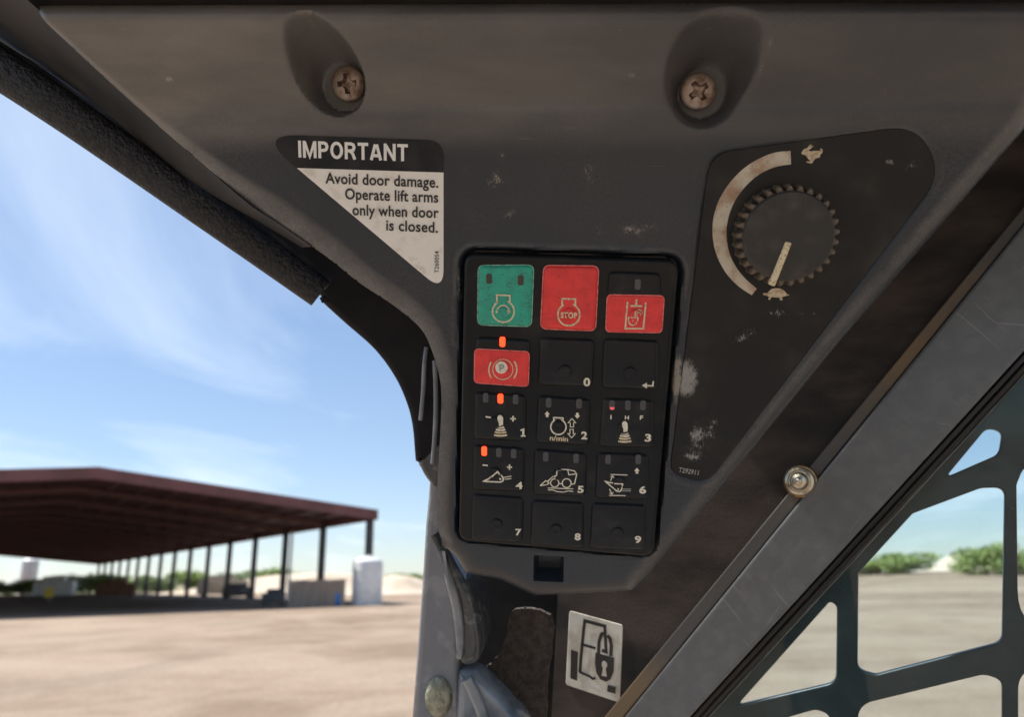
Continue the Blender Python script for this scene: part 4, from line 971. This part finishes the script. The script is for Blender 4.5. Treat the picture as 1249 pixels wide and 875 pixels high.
pf = Frame(530, 700, 0.425, -0.15, 0.05)
pillar = Thing('cab_pillar', 'chipped grey painted steel cab pillar with wavy flange', 'pillar', pf)
lo_ = [pf.uv(*p) for p in ((509, 550), (509, 568), (523, 586), (521, 610), (518, 640), (513, 720), (507, 800), (498, 920))]
hi_ = [pf.uv(*p) for p in ((562, 920), (559, 812), (562, 780), (561, 748), (552, 706), (540, 675), (540, 600), (545, 520), (535, 440), (520, 430), (515, 520))]
pillar.part('face', filled('face', [ccw(lo_ + hi_)], -0.03, 0.0, 0.004, 3), M['grey_paint'])
def pt(pts, r, m, name, fl=1.0, n=12):
    me = shade(mesh(name, *tube([P(*p) for p in smoothpath(pts, 6)], r, n, True, fl)), 60); me.transform(pf.mat.inverted()); return pillar.part(name, me, m)
def plate_px(name, pts, z0, z1, bev, m): return pillar.part(name, shade(filled(name, [ccw([pf.uv(a, b, z1) for a, b in smoothpath(pts + [pts[0]], 5)[:-1]])], z0, z1, bev, 4), 60), m)
plate_px('flange', [(533, 648), (541, 664), (553, 686), (571, 722), (582, 760), (585, 795), (579, 811), (562, 812), (557, 790), (557, 748), (547, 706), (537, 676)], -0.035, 0.006, 0.0045, M['dark_teal'])
plate_px('flange_face', [(536, 668), (548, 698), (559, 735), (564, 770), (563, 800), (557, 806), (553, 770), (549, 740), (541, 706)], -0.02, 0.0095, 0.003, M['grey_paint'])
plate_px('inner_post', [(519, 428), (532, 428), (540, 470), (540, 560), (534, 596), (524, 590), (513, 573), (510, 556), (513, 520), (516, 470)], -0.03, 0.001, 0.003, M['dark_teal'])
pt([(520, 424, .424), (517.5, 445, .422), (516, 480, .421), (513, 513, .421)], 0.0013, M['grey_paint'], 'weld_bead')
pt([(530, 440, .423), (531.5, 480, .421), (531, 520, .420), (528, 566, .4195)], 0.0014, M['grey_paint'], 'weld_bead')

q = pf.uv(533, 853.5, 0.004); plug = Thing('plug_button', 'round olive grey pebbled plug on the lower pillar', 'plug', pf, (q[0], q[1], 0))
me = mesh('dome', *lathe([(1, -0.3), (1, 0.0), (0.96, 0.2), (0.82, 0.38), (0.6, 0.48), (0.3, 0.53), (0.1, 0.54)], 32)); me['shifted'] = 1
me.transform(Matrix.Diagonal((17 * .425 / FPX, 25 * .425 / FPX, 0.0085, 1))); plug.part('dome', shade(me, 60), M['plug'])
plug.part('raised_mark', strokes([[pf.uv(*p, 0.0055) for p in ((529, 846), (533, 858), (535, 848), (539, 861))]], 0.0012, 0.0051), M['plug'])

lf = Frame(590, 850, 0.415, -0.2, 0.1)
lever = Thing('door_latch', 'glossy blue grey latch lever below the pillar flange', 'latch', lf)
ll = [lf.uv(*p) for p in smoothpath([(556, 930), (557, 870), (559, 826), (563, 818), (580, 820), (603, 841), (622, 862), (638, 880), (664, 930)], 5)]
lever.part('lever', filled('lever', [ccw(ll)], -0.02, 0.004, 0.0055, 4), M['lever'])
me = shade(mesh('ridge', *tube([P(*p) for p in smoothpath([(569, 828, .411), (580, 850, .4105), (591, 880, .41), (603, 930, .408)], 5)], 0.0034, 12)), 60); me.transform(lf.mat.inverted()); lever.part('ridge', me, M['lever'])

# ---- side wall, decal, foam pad, bolt, window
WF = Frame(760, 780, 0.47, -0.55, 0.20)
wallt = Thing('cab_side_wall', 'dusty brown black painted steel side wall behind the trim', 'wall', WF)
L0 = lambda y: 737.5 + (875 - y) / 1.219
wl2 = [WF.uv(*p) for p in ((680, 735), (684, 560), (800, 430), (1000, 150), (1130, -150), (1500, -150), (L0(0) + 20, 0), (L0(251) + 14, 251), (L0(460) + 12, 460), (L0(875) + 12, 875), (L0(960) + 12, 960), (668, 960))]
wallt.part('wall_sheet', filled('wall_sheet', [ccw(wl2)], -0.012, 0.0), M['wall'])
ww_ = [WF.uv(*p, 0.001) for p in ((582, 690), (590, 960))]
dz = 0.0008
q = WF.uv(725, 802); dec = Thing('lock_decal', 'square cream decal with a padlocked machine pictogram on the side wall', 'decal', WF, (q[0], q[1], 0))
D4 = lambda x, y, h=dz: WF.uv(670 + x / 6.031, 730 + y / 6.034, h)
dl = roundpoly([D4(145, 92), D4(540, 200), D4(518, 775), D4(118, 640)], 0.002, 4)
dec.part('backing', pad(dl, [(0, -0.0003), (0.0001, 0.0004), (0.0004, 0.0005)]), M['decal'])
dw = 0.47 / FPX / 6.03
dec.part('pictogram', strokes([{'p': [D4(*p) for p in l], 'w': w * dw} for l, w in (([(225, 550), (232, 440), (248, 280), (260, 168), (408, 208), (418, 398), (386, 386)], 24), ([(240, 342), (340, 372)], 19), ([(222, 545), (300, 580), (318, 596), (340, 590)], 18), ([(362, 410), (366, 320), (384, 268), (400, 262)], 26), ([(428, 275), (446, 300), (456, 350), (452, 430)], 26))], 0, dz), M['ink_brown'])
dec.part('pictogram', polyfill([[D4(*p) for p in ((160, 380), (212, 398), (205, 610), (155, 592))], [D4(*p) for p in ((430, 640), (490, 655), (486, 706), (425, 690))],
                               [D4(*p) for p in ((340, 402), (476, 440), (474, 540), (450, 600), (415, 618), (375, 600), (346, 550), (336, 480))]], dz + 0.0001), M['ink_brown'])
dec.part('keyhole', polyfill([[D4(*p) for p in ((405, 462), (424, 476), (428, 500), (416, 522), (424, 580), (386, 572), (396, 518), (386, 496), (390, 470))]], dz + 0.0003), M['decal'])

ff = Frame(630, 800, 0.447, -0.25, 0.10)
foam = Thing('foam_pad', 'frayed dusty brown foam pad in the gap beside the decal', 'pad', ff)
fl_ = [ff.uv(*p) for p in ((622, 746), (640, 742), (657, 744), (673, 752), (675, 770), (672, 800), (667, 828), (665, 920), (560, 920), (575, 825), (598, 812), (612, 795), (619, 770))]
ring = ccw(roundpoly(fl_, 0.004, 3)); dens = []
for i in range(len(ring)):
    a, b = Vector(ring[i]), Vector(ring[(i + 1) % len(ring)]); kk_ = max(1, int((b - a).length / 0.003))
    dens += [tuple(a.lerp(b, j / kk_) + Vector((random.gauss(0, .0003), random.gauss(0, .0003)))) for j in range(kk_)]
foam.part('foam_block', shade(filled('foam_block', [ccw(dens)], -0.004, 0.0), 40), M['foam'])
bk = Thing('cavity_liner', 'black sheet lining the gap under the keypad chin', 'panel', ff)
bk.part('liner_sheet', filled('liner_sheet', [ccw([ff.uv(*p, -0.09) for p in ((535, 640), (720, 640), (720, 940), (535, 940))])], -0.10, -0.09), M['black_frame'])

win = Thing('side_window', 'side window with black painted diagonal bar, rubber gasket and glass pane', 'window', WF)
BH = 0.011
L0h = lambda y, h: WF.uv(L0(y), y, h)
L1 = lambda y: 762 + (875 - y) / 1.2345
L2 = lambda y: 841.6 + (875 - y) / 1.098
y0, y1 = 985, 30
bar_loop = [WF.uv(L1(y0), y0, BH), WF.uv(L2(y0), y0, BH), WF.uv(L2(y1), y1, BH), WF.uv(L1(y1), y1, BH)]
win.part('frame_bar', filled('frame_bar', [ccw(bar_loop)], -0.012, BH, 0.0016, 3), M['bar'])
eg = [WF.uv(L0(y0), y0, BH - .003), WF.uv(L1(y0) - 1.0, y0, BH - .003), WF.uv(L1(y1) - 1.0, y1, BH - .003), WF.uv(L0(y1), y1, BH - .003)]
win.part('edge_strip', filled('edge_strip', [ccw(eg)], -0.010, BH - 0.003, 0.0008, 2), M['bar_edge'])
def strip(name, oa, ob_, z0, z1, m, bev=0.0006):
    lp = [WF.uv(L2(y0) + oa, y0, z1), WF.uv(L2(y0) + ob_, y0, z1), WF.uv(L2(y1) + ob_ * 1.35, y1, z1), WF.uv(L2(y1) + oa * 1.35, y1, z1)]
    return win.part(name, filled(name, [ccw(lp)], z0, z1, bev, 2), m)
strip('gasket', 1.5, 10, -0.012, 0.006, M['gasket'], 0.002)
strip('gasket', 9, 20, -0.014, 0.001, M['gasket'], 0.002)
strip('glass_edge', 21, 24, -0.016, -0.008, M['glass_edge'])
gl_loop = [WF.uv(L2(y0) + 15, y0, -.014), WF.uv(1560, y0, -.014), WF.uv(1560, y1, -.014), WF.uv(L2(y1) + 15, y1, -.014)]
win.part('pane', filled('pane', [ccw(gl_loop)], -0.018, -0.014), M['glass'])

# ---- steel guard outside the glass
GH = -0.045
G8 = lambda x, y: WF.uv(800 + x / 1.922, 420 + y / 1.923, GH)
op = [([(680, 312), (776, 196), (812, 205), (804, 258)], [0.001, 0.014, 0.012, 0.008]),
      ([(474, 538), (602, 398), (762, 338), (818, 336), (812, 700), (515, 777), (472, 765)], [0.001, 0.001, 0.01, 0.016, 0.008, 0.006, 0.016]),
      ([(190, 849), (408, 604), (424, 615), (422, 795)], [0.001, 0.006, 0.006, 0.009]),
      ([(468, 1050), (474, 848), (770, 776), (812, 790), (812, 1050)], [0.004, 0.014, 0.010, 0.016, 0.004]),
      ([(250, 1050), (300, 880), (376, 858), (408, 872), (420, 1050)], [0.004, 0.010, 0.01, 0.014, 0.004]),
      ([(846, 330), (862, 290), (1150, 180), (1180, 600), (850, 690)], [0.008, 0.01, 0.016, 0.016, 0.016]),
      ([(850, 1050), (850, 770), (1150, 690), (1150, 1050)], [0.016, 0.016, 0.016, 0.016])]
holes = [roundpoly([G8(*p) for p in pts_], rr, 8) for pts_, rr in op]
gouter = ccw([G8(*p) for p in ((-260, 1120), (700, 60), (1200, -460), (1500, -460), (1500, 1120))])
guard = Thing('window_guard', 'dark steel guard plate with large rounded openings outside the glass', 'guard', WF)
guard.part('guard_plate', filled('guard_plate', [gouter] + [list(reversed(ccw(h))) for h in holes], GH - 0.006, GH, 0.0010, 2), M['guard'])

q = WF.uv(978, 588, 0.006); bolt = Thing('bolt', 'zinc plated bolt with brass washer beside the window frame bar', 'bolt', WF, (q[0], q[1], 0))
sc = 0.40 / FPX
for nm, prof, m in (('washer', [(22 * sc, 0.0), (22 * sc, 0.0085), (20 * sc, 0.0105)], 'brass'), ('collar', [(18.5 * sc, 0.010), (18.5 * sc, 0.0150), (17.5 * sc, 0.0165), (14.5 * sc, 0.0170), (14.0 * sc, 0.0145)], 'zinc'), ('stud', [(11 * sc, 0.012), (11 * sc, 0.0185), (9 * sc, 0.0205), (5 * sc, 0.021), (4 * sc, 0.0218), (2 * sc, 0.0222)], 'zinc')):
    bolt.part(nm, shade(mesh(nm, *lathe(prof, 32, q)), 30), M[m])
